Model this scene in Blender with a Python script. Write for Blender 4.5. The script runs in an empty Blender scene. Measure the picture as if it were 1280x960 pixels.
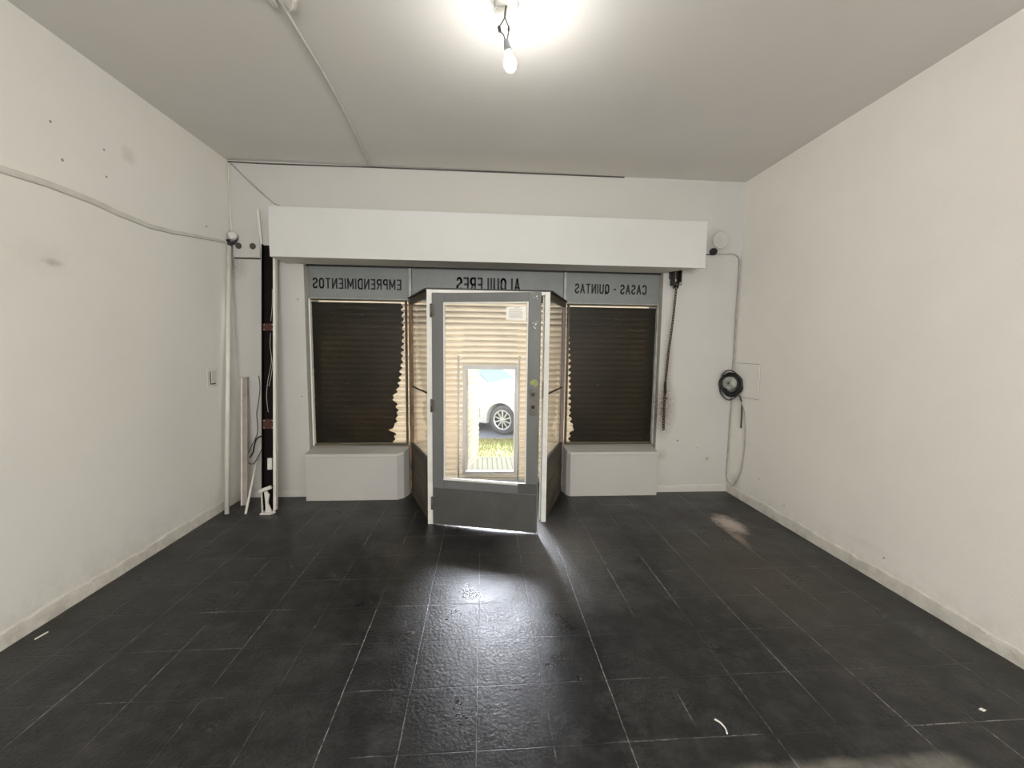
import bpy, bmesh, math, random
from mathutils import Vector, Matrix
random.seed(7)
S = bpy.context.scene
COL = S.collection
PI = math.pi

# ------------------------------------------------------------------ camera, world, lights, exposure
def setup_camera():
    yaw, pit, rol = 0.0714, -0.0919, 0.0127
    cy, sy = math.cos(yaw), math.sin(yaw)
    cp, sp = math.cos(pit), math.sin(pit)
    fw = Vector((sy * cp, cy * cp, sp))
    ri = Vector((cy, -sy, 0))
    up = ri.cross(fw)
    r2 = math.cos(rol) * ri + math.sin(rol) * up
    u2 = -math.sin(rol) * ri + math.cos(rol) * up
    cd = bpy.data.cameras.new('camera')
    cd.sensor_width = 36.0
    cd.lens = 508.6 / 1280 * 36.0
    cd.clip_start = 0.02
    cam = bpy.data.objects.new('camera', cd)
    COL.objects.link(cam)
    M = Matrix((r2, u2, -fw)).transposed().to_4x4()
    M.translation = Vector((0, 0, 1.54))
    cam.matrix_world = M
    S.camera = cam
setup_camera()

S.view_settings.view_transform = 'Standard'
S.view_settings.look = 'None'
S.view_settings.gamma = 1.0
S.view_settings.use_curve_mapping = False
S.view_settings.exposure = -0.5
try:
    S.cycles.use_denoising = True
    S.cycles.max_bounces = 10
    S.cycles.diffuse_bounces = 6
    S.cycles.transparent_max_bounces = 16
    S.cycles.sample_clamp_indirect = 12.0
    S.cycles.caustics_reflective = False
    S.cycles.caustics_refractive = False
except Exception:
    pass

SKY = 1.6          # pale overcast sky
GLARE = 52.0       # wide bright lobe added to the sky to lift the floor glow
CORE = 265.0       # hot core added to the sky, aimed to mirror in the floor
SUN = 0.6
REAR = 390.0
BULB = 440.0

w = bpy.data.worlds.new('sky')
S.world = w
w.use_nodes = True
wn = w.node_tree
wn.nodes.clear()
o_ = wn.nodes.new('ShaderNodeOutputWorld')
b_ = wn.nodes.new('ShaderNodeBackground')
r_ = wn.nodes.new('ShaderNodeValToRGB')
t_ = wn.nodes.new('ShaderNodeTexCoord')
s_ = wn.nodes.new('ShaderNodeSeparateXYZ')
wn.links.new(t_.outputs['Generated'], s_.inputs[0])
wn.links.new(s_.outputs['Z'], r_.inputs[0])
r_.color_ramp.elements[0].position = 0.0
r_.color_ramp.elements[0].color = (1.0, 1.0, 1.0, 1)
r_.color_ramp.elements[1].position = 0.8
r_.color_ramp.elements[1].color = (0.45, 0.66, 1.0, 1)
wn.links.new(r_.outputs[0], b_.inputs[0])
b_.inputs[1].default_value = SKY
last = b_.outputs[0]
for direction, radius, level in (((-0.08, 0.82, 0.62), 40, GLARE), ((0.0, 0.85, 0.50), 14, CORE)):
    d_ = wn.nodes.new('ShaderNodeVectorMath'); d_.operation = 'DOT_PRODUCT'
    wn.links.new(t_.outputs['Generated'], d_.inputs[0])
    d_.inputs[1].default_value = Vector(direction).normalized()
    k_ = wn.nodes.new('ShaderNodeMapRange'); k_.interpolation_type = 'SMOOTHERSTEP'
    wn.links.new(d_.outputs['Value'], k_.inputs[0])
    k_.inputs[1].default_value = math.cos(math.radians(radius)); k_.inputs[2].default_value = 1.0
    k_.inputs[3].default_value = 0.0; k_.inputs[4].default_value = level
    b2_ = wn.nodes.new('ShaderNodeBackground'); b2_.inputs[0].default_value = (0.85, 0.90, 1.0, 1)
    wn.links.new(k_.outputs[0], b2_.inputs[1])
    a_ = wn.nodes.new('ShaderNodeAddShader')
    wn.links.new(last, a_.inputs[0]); wn.links.new(b2_.outputs[0], a_.inputs[1])
    last = a_.outputs[0]
wn.links.new(last, o_.inputs[0])

def light(name, kind, loc, target, energy, color=(1, 1, 1), **kw):
    d = bpy.data.lights.new(name, kind)
    d.energy = energy
    d.color = color
    for k, v in kw.items():
        setattr(d, k, v)
    o = bpy.data.objects.new(name, d)
    COL.objects.link(o)
    o.location = loc
    o.rotation_euler = (Vector(target) - Vector(loc)).to_track_quat('-Z', 'Y').to_euler()
    return o
light('sun', 'SUN', (3, 14, 16), (0.2, 4.5, 0), SUN, (1.0, 0.94, 0.84), angle=math.radians(1.5))
# daylight falling in through the shop's rear window behind the camera
light('rear_daylight', 'AREA', (0.3, -3.42, 1.75), (0.3, 3.0, 1.55), REAR, (1.0, 0.98, 0.95),
      shape='RECTANGLE', size=3.0, size_y=1.9)

# ------------------------------------------------------------------ dimensions of the room
XL, XR, YB, H, YR, YF = -2.394, 2.658, 4.146, 3.238, -3.4, 4.60

# ------------------------------------------------------------------ materials
def newmat(name):
    m = bpy.data.materials.new(name)
    m.use_nodes = True
    nt = m.node_tree
    nt.nodes.clear()
    out = nt.nodes.new('ShaderNodeOutputMaterial')
    bs = nt.nodes.new('ShaderNodeBsdfPrincipled')
    nt.links.new(bs.outputs[0], out.inputs[0])
    return m, nt, bs, out

class N:
    """small node-graph helper"""
    def __init__(s, nt):
        s.nt = nt
        s.co = nt.nodes.new('ShaderNodeTexCoord').outputs['Object']
    def link(s, a, inp):
        if hasattr(a, 'links') or isinstance(a, bpy.types.NodeSocket):
            s.nt.links.new(a, inp)
        else:
            inp.default_value = a
    def noise(s, scale, detail=4, rough=0.55, co=None, stretch=None):
        n = s.nt.nodes.new('ShaderNodeTexNoise')
        c = co or s.co
        if stretch:
            mp = s.nt.nodes.new('ShaderNodeMapping')
            mp.inputs['Scale'].default_value = stretch
            s.nt.links.new(c, mp.inputs[0])
            c = mp.outputs[0]
        s.nt.links.new(c, n.inputs['Vector'])
        n.inputs['Scale'].default_value = scale
        n.inputs['Detail'].default_value = detail
        n.inputs['Roughness'].default_value = rough
        return n.outputs[0]
    def math(s, op, a, b=0.0, c=0.0, clamp=False):
        n = s.nt.nodes.new('ShaderNodeMath')
        n.operation = op
        n.use_clamp = clamp
        s.link(a, n.inputs[0]); s.link(b, n.inputs[1]); s.link(c, n.inputs[2])
        return n.outputs[0]
    def rng(s, v, a, b, c=0.0, d=1.0):
        n = s.nt.nodes.new('ShaderNodeMapRange')
        n.clamp = True
        s.link(v, n.inputs[0])
        for i, x in enumerate((a, b, c, d)):
            n.inputs[i + 1].default_value = x
        return n.outputs[0]
    def mix(s, f, a, b):
        n = s.nt.nodes.new('ShaderNodeMix')
        n.data_type = 'RGBA'
        s.link(f, n.inputs[0])
        for v, i in ((a, 6), (b, 7)):
            s.link(v if isinstance(v, bpy.types.NodeSocket) else (*v, 1.0) if len(v) == 3 else v, n.inputs[i])
        return n.outputs[2]
    def xyz(s, co=None):
        n = s.nt.nodes.new('ShaderNodeSeparateXYZ')
        s.nt.links.new(co or s.co, n.inputs[0])
        return n.outputs
    def dist(s, p, sc=(1, 1, 1)):
        """distance to point p, axes weighted"""
        a = s.nt.nodes.new('ShaderNodeVectorMath'); a.operation = 'SUBTRACT'
        s.nt.links.new(s.co, a.inputs[0]); a.inputs[1].default_value = p
        b = s.nt.nodes.new('ShaderNodeVectorMath'); b.operation = 'MULTIPLY'
        s.nt.links.new(a.outputs[0], b.inputs[0]); b.inputs[1].default_value = sc
        c = s.nt.nodes.new('ShaderNodeVectorMath'); c.operation = 'LENGTH'
        s.nt.links.new(b.outputs[0], c.inputs[0])
        return c.outputs['Value']
    def bump(s, h, strength, dist=0.01):
        n = s.nt.nodes.new('ShaderNodeBump')
        n.inputs['Strength'].default_value = strength
        n.inputs['Distance'].default_value = dist
        s.link(h, n.inputs['Height'])
        return n.outputs[0]

def mat(name, col, rough=0.5, metal=0.0, var=0.12, scale=6.0, bump=0.0, bscale=60.0, spec=0.4, col2=None, stretch=None):
    m, nt, bs, out = newmat(name)
    g = N(nt)
    v = g.noise(scale, 5, 0.6, stretch=stretch)
    c2 = col2 or tuple(c * (1 - var) for c in col)
    f = g.rng(v, 0.35, 0.65)
    nt.links.new(g.mix(f, col, c2), bs.inputs['Base Color'])
    bs.inputs['Roughness'].default_value = rough
    bs.inputs['Metallic'].default_value = metal
    bs.inputs['Specular IOR Level'].default_value = spec
    if bump:
        nt.links.new(g.bump(g.noise(bscale, 4), bump), bs.inputs['Normal'])
    return m

def plaster(name, col, dirty=(0.46, 0.42, 0.36), holes=(), scuffs=(), smudges=(), low=0.0, bump=0.12):
    """painted plaster: faint roller texture, blotches, drill holes, scuffs and grubby foot"""
    m, nt, bs, out = newmat(name)
    g = N(nt)
    c = g.mix(g.rng(g.noise(1.3, 4, 0.6), 0.38, 0.68), col, tuple(x * 0.955 for x in col))
    c = g.mix(g.rng(g.noise(0.55, 3, 0.5), 0.45, 0.7, 0, 0.5), c, tuple(x * y for x, y in zip(col, (0.97, 0.95, 0.9))))
    fine = g.rng(g.noise(34, 5, 0.7), 0.66, 0.8, 0, 0.35)
    c = g.mix(fine, c, tuple(x * 0.8 for x in col))
    if low:
        z = g.xyz()[2]
        f = g.math('MULTIPLY', g.rng(z, 0.0, low, 1, 0), g.rng(g.noise(9, 6, 0.7), 0.42, 0.62))
        c = g.mix(g.math('MULTIPLY', f, 0.4), c, dirty)
    for p, r in holes:
        f = g.rng(g.dist(p), r * 0.4, r * 0.85, 1, 0)
        c = g.mix(g.math('MULTIPLY', f, 0.85), c, (0.10, 0.09, 0.08))
    for p, sc, a, cc in scuffs:
        d = g.math('ADD', g.dist(p, sc), g.math('MULTIPLY', g.noise(14, 5, 0.7), 0.9))
        f = g.math('MULTIPLY', g.rng(d, 0.55, 1.15, 1, 0), a)
        c = g.mix(f, c, cc)
    for p, sc, a, cc in smudges:
        d = g.dist(p, sc)
        f = g.math('MULTIPLY', g.rng(d, 0.1, 1.0, 1, 0), g.rng(g.noise(48, 6, 0.75), 0.33, 0.56))
        c = g.mix(g.math('MULTIPLY', f, a), c, cc)
    nt.links.new(c, bs.inputs['Base Color'])
    bs.inputs['Roughness'].default_value = 0.72
    bs.inputs['Specular IOR Level'].default_value = 0.25
    h = g.math('ADD', g.noise(5, 4), g.math('MULTIPLY', g.noise(90, 3), 0.25))
    nt.links.new(g.bump(h, bump, 0.02), bs.inputs['Normal'])
    return m

def floor_material():
    m, nt, bs, out = newmat('black tiles')
    g = N(nt)
    T, X0, Y0 = 0.298, -0.016, 2.617
    x, y, z = g.xyz()
    def line(v, off, width, seed):
        # wobble a little so the joints are not ruler-straight
        wob = g.math('MULTIPLY', g.math('SUBTRACT', g.noise(7, 2, stretch=seed), 0.5), 0.006)
        u = g.math('ADD', g.math('DIVIDE', g.math('SUBTRACT', v, off), T), g.math('DIVIDE', wob, T))
        fr = g.math('FRACT', g.math('ADD', u, 0.5))
        d = g.math('MULTIPLY', g.math('ABSOLUTE', g.math('SUBTRACT', fr, 0.5)), T)
        return g.rng(d, width * 0.35, width, 1, 0)
    lx = line(x, X0, 0.0031, (1, 1, 1))
    ly = line(y, Y0, 0.0031, (1.3, 0.9, 1))
    wear_x = g.rng(g.noise(2.6, 5, 0.65, stretch=(1, 0.7, 1)), 0.42, 0.60)
    wear_y = g.rng(g.noise(2.1, 5, 0.65, stretch=(0.8, 1.4, 1)), 0.50, 0.66)
    worn = g.math('MAXIMUM', g.math('MULTIPLY', lx, wear_x), g.math('MULTIPLY', ly, wear_y))
    worn = g.math('MULTIPLY', worn, g.rng(g.noise(38, 4, 0.7), 0.40, 0.58, 0.08, 1))
    base = g.mix(g.rng(g.noise(1.7, 5, 0.62), 0.36, 0.66), (0.006, 0.006, 0.0065), (0.013, 0.0127, 0.0127))
    base = g.mix(g.rng(g.noise(9, 7, 0.75), 0.47, 0.72, 0, 0.8), base, (0.045, 0.044, 0.0435))
    base = g.mix(g.math('MULTIPLY', g.rng(g.noise(1.9, 4, 0.6), 0.48, 0.66), g.rng(g.noise(70, 5, 0.8), 0.42, 0.66)), base, (0.055, 0.054, 0.054))
    base = g.mix(g.rng(g.noise(100, 3, 0.8), 0.66, 0.74, 0, 0.7), base, (0.16, 0.155, 0.15))
    base = g.mix(g.rng(g.noise(45, 4, 0.8), 0.705, 0.75, 0, 0.8), base, (0.24, 0.235, 0.22))
    # trodden-in dust around the doorway, paled to build the light streak into colour
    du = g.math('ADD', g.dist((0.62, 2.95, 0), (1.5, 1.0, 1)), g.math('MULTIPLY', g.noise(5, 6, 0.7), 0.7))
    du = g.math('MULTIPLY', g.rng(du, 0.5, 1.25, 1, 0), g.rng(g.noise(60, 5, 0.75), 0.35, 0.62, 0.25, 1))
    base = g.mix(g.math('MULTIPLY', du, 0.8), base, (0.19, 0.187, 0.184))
    # faint brown bloom near the right wall
    bl = g.rng(g.dist((1.9, 2.6, 0), (1.2, 0.9, 1)), 0.1, 0.8, 1, 0)
    base = g.mix(g.math('MULTIPLY', bl, 0.45), base, (0.055, 0.045, 0.028))
    c = g.mix(g.math('MULTIPLY', worn, 0.85), base, (0.44, 0.42, 0.40))
    # scraped patch of old mortar beside the right wall
    d = g.math('ADD', g.dist((2.185, 3.33, 0), (6.0, 3.4, 1)), g.math('MULTIPLY', g.noise(17, 6, 0.8), 1.3))
    c = g.mix(g.rng(d, 0.95, 1.45, 0.9, 0), c, (0.46, 0.38, 0.33))
    d = g.math('ADD', g.dist((2.10, 3.08, 0), (16, 4.0, 1)), g.math('MULTIPLY', g.noise(19, 6, 0.8), 1.5))
    c = g.mix(g.rng(d, 1.0, 1.5, 0.5, 0), c, (0.36, 0.27, 0.2))
    # worn grey cement area in the near right corner of the view
    nz = g.math('MULTIPLY', g.math('SUBTRACT', g.noise(6, 4), 0.5), 0.10)
    fy = g.rng(g.math('ADD', y, nz), 1.285, 1.325, 1, 0)
    fx = g.math('MULTIPLY', g.rng(g.math('ADD', x, nz), 0.75, 1.15), g.rng(g.math('ADD', x, nz), 1.78, 1.86, 1, 0))
    pf = g.math('MULTIPLY', g.math('MULTIPLY', fy, fx), g.rng(g.noise(9, 6, 0.7), 0.3, 0.62, 0.35, 1))
    c = g.mix(g.math('MULTIPLY', pf, 0.8), c, (0.20, 0.19, 0.165))
    nt.links.new(c, bs.inputs['Base Color'])
    r = g.math('ADD', g.rng(g.noise(3.5, 3, 0.5), 0.3, 0.7, 0.25, 0.39), g.math('MULTIPLY', worn, 0.2))
    r = g.math('ADD', r, g.math('MULTIPLY', g.rng(g.noise(45, 5, 0.75), 0.4, 0.7), 0.05))
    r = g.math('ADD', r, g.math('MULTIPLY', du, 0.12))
    nt.links.new(r, bs.inputs['Roughness'])
    bs.inputs['IOR'].default_value = 1.47
    bs.inputs['Specular IOR Level'].default_value = 0.5
    hh = g.math('ADD', g.noise(62, 4, 0.62), g.math('MULTIPLY', g.noise(12, 2), 0.3))
    hh = g.math('SUBTRACT', hh, g.math('MULTIPLY', g.math('MAXIMUM', lx, ly), 0.25))
    nt.links.new(g.bump(hh, 0.32, 0.010), bs.inputs['Normal'])
    return m

def glass_mat(name, tint=(1, 1, 1), haze=0.05):
    m, nt, bs, out = newmat(name)
    nt.nodes.remove(bs)
    tr = nt.nodes.new('ShaderNodeBsdfTransparent'); tr.inputs[0].default_value = (*tint, 1)
    gl = nt.nodes.new('ShaderNodeBsdfGlossy'); gl.inputs['Roughness'].default_value = 0.03
    lw = nt.nodes.new('ShaderNodeLayerWeight')
    gg = N(nt)
    p5 = gg.math('POWER', lw.outputs['Facing'], 5.0)
    fr = gg.math('MULTIPLY_ADD', p5, 0.9, 0.03)
    mx = nt.nodes.new('ShaderNodeMixShader')
    nt.links.new(fr, mx.inputs[0]); nt.links.new(tr.outputs[0], mx.inputs[1]); nt.links.new(gl.outputs[0], mx.inputs[2])
    df = nt.nodes.new('ShaderNodeBsdfDiffuse'); df.inputs[0].default_value = (0.85, 0.85, 0.83, 1)
    g = N(nt)
    m2 = nt.nodes.new('ShaderNodeMixShader')
    nt.links.new(g.rng(g.noise(5, 5, 0.6), 0.35, 0.7, haze * 0.4, haze), m2.inputs[0])
    nt.links.new(mx.outputs[0], m2.inputs[1]); nt.links.new(df.outputs[0], m2.inputs[2])
    nt.links.new(m2.outputs[0], out.inputs[0])
    return m

def film_mat():
    """dark paint brushed on the glass, thin enough for the slats behind to show faintly"""
    m, nt, bs, out = newmat('dark brown window paint')
    g = N(nt)
    v = g.noise(3.0, 5, 0.6)
    c = g.mix(g.rng(v, 0.38, 0.66), (0.004, 0.0037, 0.0024), (0.011, 0.010, 0.007))
    sc = g.math('MULTIPLY', g.rng(g.noise(5, 5, 0.7, stretch=(1.2, 1, 9)), 0.64, 0.72), 0.35)
    c = g.mix(sc, c, (0.20, 0.17, 0.12))
    nt.links.new(c, bs.inputs['Base Color'])
    bs.inputs['Roughness'].default_value = 0.35
    bs.inputs['Specular IOR Level'].default_value = 0.18
    tr = nt.nodes.new('ShaderNodeBsdfTransparent'); tr.inputs[0].default_value = (1.0, 0.90, 0.74, 1)
    mx = nt.nodes.new('ShaderNodeMixShader')
    nt.links.new(g.rng(g.noise(2.2, 4), 0.35, 0.7, 0.11, 0.23), mx.inputs[0])
    nt.links.new(bs.outputs[0], mx.inputs[1]); nt.links.new(tr.outputs[0], mx.inputs[2])
    nt.links.new(mx.outputs[0], out.inputs[0])
    return m

def slat_mat():
    m, nt, bs, out = newmat('cream shutter slats')
    g = N(nt)
    c = g.mix(g.rng(g.noise(2.5, 5, 0.6, stretch=(0.4, 1, 3)), 0.35, 0.7), (0.80, 0.725, 0.59), (0.68, 0.59, 0.45))
    nt.links.new(c, bs.inputs['Base Color'])
    bs.inputs['Roughness'].default_value = 0.5
    tl = nt.nodes.new('ShaderNodeBsdfTranslucent'); tl.inputs[0].default_value = (0.90, 0.73, 0.50, 1)
    mx = nt.nodes.new('ShaderNodeMixShader'); mx.inputs[0].default_value = 0.07
    nt.links.new(bs.outputs[0], mx.inputs[1]); nt.links.new(tl.outputs[0], mx.inputs[2])
    nt.links.new(mx.outputs[0], out.inputs[0])
    return m

def emit_mat(name, col, strength):
    m, nt, bs, out = newmat(name)
    bs.inputs['Base Color'].default_value = (*col, 1)
    bs.inputs['Emission Color'].default_value = (*col, 1)
    bs.inputs['Emission Strength'].default_value = strength
    return m

WALL = (0.73, 0.70, 0.64)
M = {}
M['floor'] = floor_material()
M['ceil'] = plaster('ceiling paint', (0.68, 0.66, 0.63), bump=0.08)
M['wall_left'] = plaster('left wall paint', (0.79, 0.775, 0.73), low=0.30,
    holes=[((XL, 2.547, 2.746), .011), ((XL, 2.596, 2.564), .012), ((XL, 2.867, 2.744), .010), ((XL, 2.869, 2.581), .010), ((XL, 3.806, 2.541), .013)],
    scuffs=[((XL, 2.493, 1.974), (1, 9, 26), .5, (.35, .31, .25)), ((XL, 3.05, 2.79), (1, 10, 9), .30, (.42, .39, .33)),
            ((XL, 2.45, 2.0), (1, 4, 5), .12, (.40, .36, .3))])
M['wall_right'] = plaster('right wall paint', (0.86, 0.83, 0.775), low=0.22,
    holes=[((XR, 3.64, .30), .009), ((XR, 3.30, .17), .009), ((XR, 2.40, .175), .010)],
    scuffs=[((XR, 4.0, .15), (1, 7, 7), .35, (.33, .28, .22)), ((XR, 2.5, .2), (1, 3, 14), .12, (.4, .35, .28))])
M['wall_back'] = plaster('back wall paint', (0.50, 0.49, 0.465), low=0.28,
    holes=[((-1.80, YB, 1.97), .011), ((-1.79, YB, 1.02), .010), ((2.08, YB, .56), .014), ((2.42, YB, .36), .016), ((2.30, YB, .48), .008)],
    scuffs=[((1.90, YB, .40), (9, 1, 9), .5, (.30, .25, .19)), ((2.42, YB, .36), (14, 1, 14), .35, (.36, .31, .25))],
    smudges=[((1.90, YB, 0.90), (6.0, 1, 2.7), 1.0, (.13, .085, .065)), ((1.93, YB, 1.35), (13, 1, 1.7), .7, (.22, .17, .13)),
             ((2.39, YB, 2.63), (6.0, 1, 6.0), .9, (.25, .235, .2)), ((1.75, YB, 2.1), (14, 1, 3.2), .6, (.26, .21, .16)),
             ((-2.37, YB, 2.28), (7, 1, 6), .6, (.2, .18, .15))])
M['white'] = plaster('white gloss plaster', (0.55, 0.55, 0.535), bump=0.05)
M['lowwall'] = plaster('low wall paint', (0.45, 0.435, 0.41), low=0.12, bump=0.14,
    scuffs=[((-1.30, 4.01, .45), (2.2, 1, 26), .35, (.42, .38, .31))])
M['skirt'] = plaster('skirting plaster', (0.68, 0.655, 0.595), low=0.16, bump=0.6, dirty=(0.30, 0.26, 0.2))
M['soffit'] = plaster('soffit board paint', (0.70, 0.66, 0.61), bump=0.06)
M['frame'] = mat('pale grey frame paint', (0.66, 0.65, 0.60), 0.45, var=0.12, scale=9, bump=0.06)
M['door'] = mat('grey door enamel', (0.135, 0.138, 0.135), 0.36, var=0.16, scale=4, bump=0.04, stretch=(1, 1, .35))
M['doorshade'] = mat('grey kick plate with painted shade', (0.072, 0.072, 0.066), 0.42, var=0.22, scale=5, bump=0.05)  # same door grey, darkened: shade low on the leaf put into the colour
M['lock'] = mat('old lock plate', (0.13, 0.12, 0.10), 0.45, metal=0.4, var=0.3, scale=20, bump=.1)
M['greenpaint'] = mat('yellow green paint scrape', (0.30, 0.34, 0.06), 0.6, var=0.6, scale=45, col2=(0.16, 0.17, 0.13))
M['rust'] = mat('brown rusted post', (0.30, 0.19, 0.10), 0.7, var=0.4, scale=7, bump=0.2, col2=(0.12, 0.065, 0.035), stretch=(1, 1, .6))
M['mauve'] = mat('worn mauve brown post', (0.27, 0.21, 0.19), 0.6, var=0.35, scale=7, bump=0.15, stretch=(1, 1, .5))
M['brown'] = mat('stained dark panel', (0.085, 0.072, 0.045), 0.6, var=0.45, scale=5, bump=0.12, col2=(0.040, 0.033, 0.022))
M['black'] = mat('black iron', (0.018, 0.016, 0.014), 0.5, var=0.3, scale=20)
M['iron'] = mat('greasy chain iron', (0.045, 0.038, 0.032), 0.4, metal=0.7, var=0.4, scale=40)
M['boxmetal'] = mat('dull galvanised box', (0.36, 0.37, 0.33), 0.55, metal=0.15, var=0.45, scale=28, bump=.1)
M['steel'] = mat('dull steel', (0.45, 0.44, 0.42), 0.35, metal=0.9, var=0.3, scale=30)
M['sign'] = mat('grey painted sign glass', (0.185, 0.20, 0.195), 0.42, var=0.14, scale=3, spec=0.35)
M['letter'] = mat('black lettering', (0.010, 0.011, 0.012), 0.6, var=0.1)
M['rail'] = mat('pale transom strip', (0.36, 0.36, 0.33), 0.5, var=0.3, scale=12)
M['film'] = film_mat()
M['glass'] = glass_mat('dusty clear glass', haze=0.07)
M['slat'] = slat_mat()
M['seam'] = mat('cream slat joint, double thickness', (0.74, 0.665, 0.53), 0.5, var=0.14, scale=4)
M['slatframe'] = mat('pale wicket frame paint', (0.86, 0.85, 0.82), 0.5, var=0.06)
M['pvc'] = mat('yellowed white plastic', (0.66, 0.64, 0.58), 0.45, var=0.10, scale=8)
M['cablewhite'] = mat('painted over white cable', (0.64, 0.62, 0.57), 0.6, var=0.12, scale=12)
M['cablegrey'] = mat('grimy grey cable', (0.40, 0.385, 0.35), 0.6, var=0.3, scale=14)
M['cabledark'] = mat('dark dusty cable', (0.085, 0.08, 0.07), 0.6, var=0.4, scale=16)
M['cableblack'] = mat('black rubber cable', (0.014, 0.014, 0.014), 0.4, var=0.2)
M['maroon'] = mat('very dark maroon lining', (0.004, 0.0015, 0.0015), 0.6, var=0.4, spec=.15)
M['redbrown'] = mat('red brown bracket', (0.060, 0.013, 0.007), 0.6, var=0.35, scale=30)
M['hole'] = mat('dark vent felt', (0.085, 0.075, 0.06), 0.8, var=0.4, scale=60, bump=.4)
M['paper'] = mat('sun bleached paper', (0.78, 0.76, 0.70), 0.8, var=0.08)
M['print'] = mat('faded grey print', (0.42, 0.42, 0.40), 0.8, var=0.2)
M['ceramic'] = mat('white ceramic', (0.66, 0.65, 0.60), 0.35, var=0.25, scale=25)
M['tubeside'] = mat('grimy pinkish plastic', (0.36, 0.31, 0.28), 0.6, var=0.25, scale=8)
M['bulb'] = emit_mat('lit bulb glass', (1.0, 0.985, 0.94), BULB)
M['socket'] = mat('grey bulb socket', (0.20, 0.21, 0.22), 0.4, var=0.2)
M['carwhite'] = mat('white car paint', (0.74, 0.74, 0.74), 0.25, var=0.02, spec=0.5)
M['carglass'] = mat('pale blue car glass', (0.19, 0.25, 0.27), 0.25, var=0.05, spec=0.0)
M['tyre'] = mat('grey tyre rubber', (0.10, 0.10, 0.115), 0.8, var=0.2)
M['rim'] = mat('silver alloy', (0.72, 0.72, 0.72), 0.3, metal=0.4, var=0.05)
M['arch'] = mat('dark wheel arch', (0.10, 0.10, 0.12), 0.8, var=0.2)
M['mirror'] = mat('dark mirror housing', (0.05, 0.075, 0.07), 0.4, var=0.2)
M['tail'] = mat('orange side lamp', (0.75, 0.25, 0.08), 0.3, var=0.1)
M['road'] = mat('pale asphalt', (0.30, 0.31, 0.33), 0.85, var=0.12, scale=2)
M['soil'] = mat('dry grass soil', (0.24, 0.205, 0.07), 0.9, var=0.4, scale=5, col2=(0.13, 0.15, 0.03))
M['grass'] = mat('yellow green grass', (0.20, 0.25, 0.045), 0.7, var=0.4, scale=2.5, col2=(0.34, 0.28, 0.10))

def pavement_mat():
    m, nt, bs, out = newmat('ribbed pavement tiles')
    g = N(nt)
    x, y, z = g.xyz()
    def ln(v, T, wd):
        fr = g.math('FRACT', g.math('DIVIDE', v, T))
        return g.rng(g.math('ABSOLUTE', g.math('SUBTRACT', fr, 0.5)), 0.5 - wd, 0.5 - wd * 0.5)
    f = g.math('MAXIMUM', ln(x, 0.066, 0.13), ln(y, 0.10, 0.10))
    c = g.mix(g.rng(g.noise(3), .35, .65), (0.13, 0.122, 0.08), (0.105, 0.10, 0.068))
    c = g.mix(g.math('MULTIPLY', f, 0.85), c, (0.02, 0.018, 0.012))
    nt.links.new(c, bs.inputs['Base Color'])
    bs.inputs['Roughness'].default_value = 0.9
    bs.inputs['Specular IOR Level'].default_value = 0.05
    return m
M['pave'] = pavement_mat()

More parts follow.
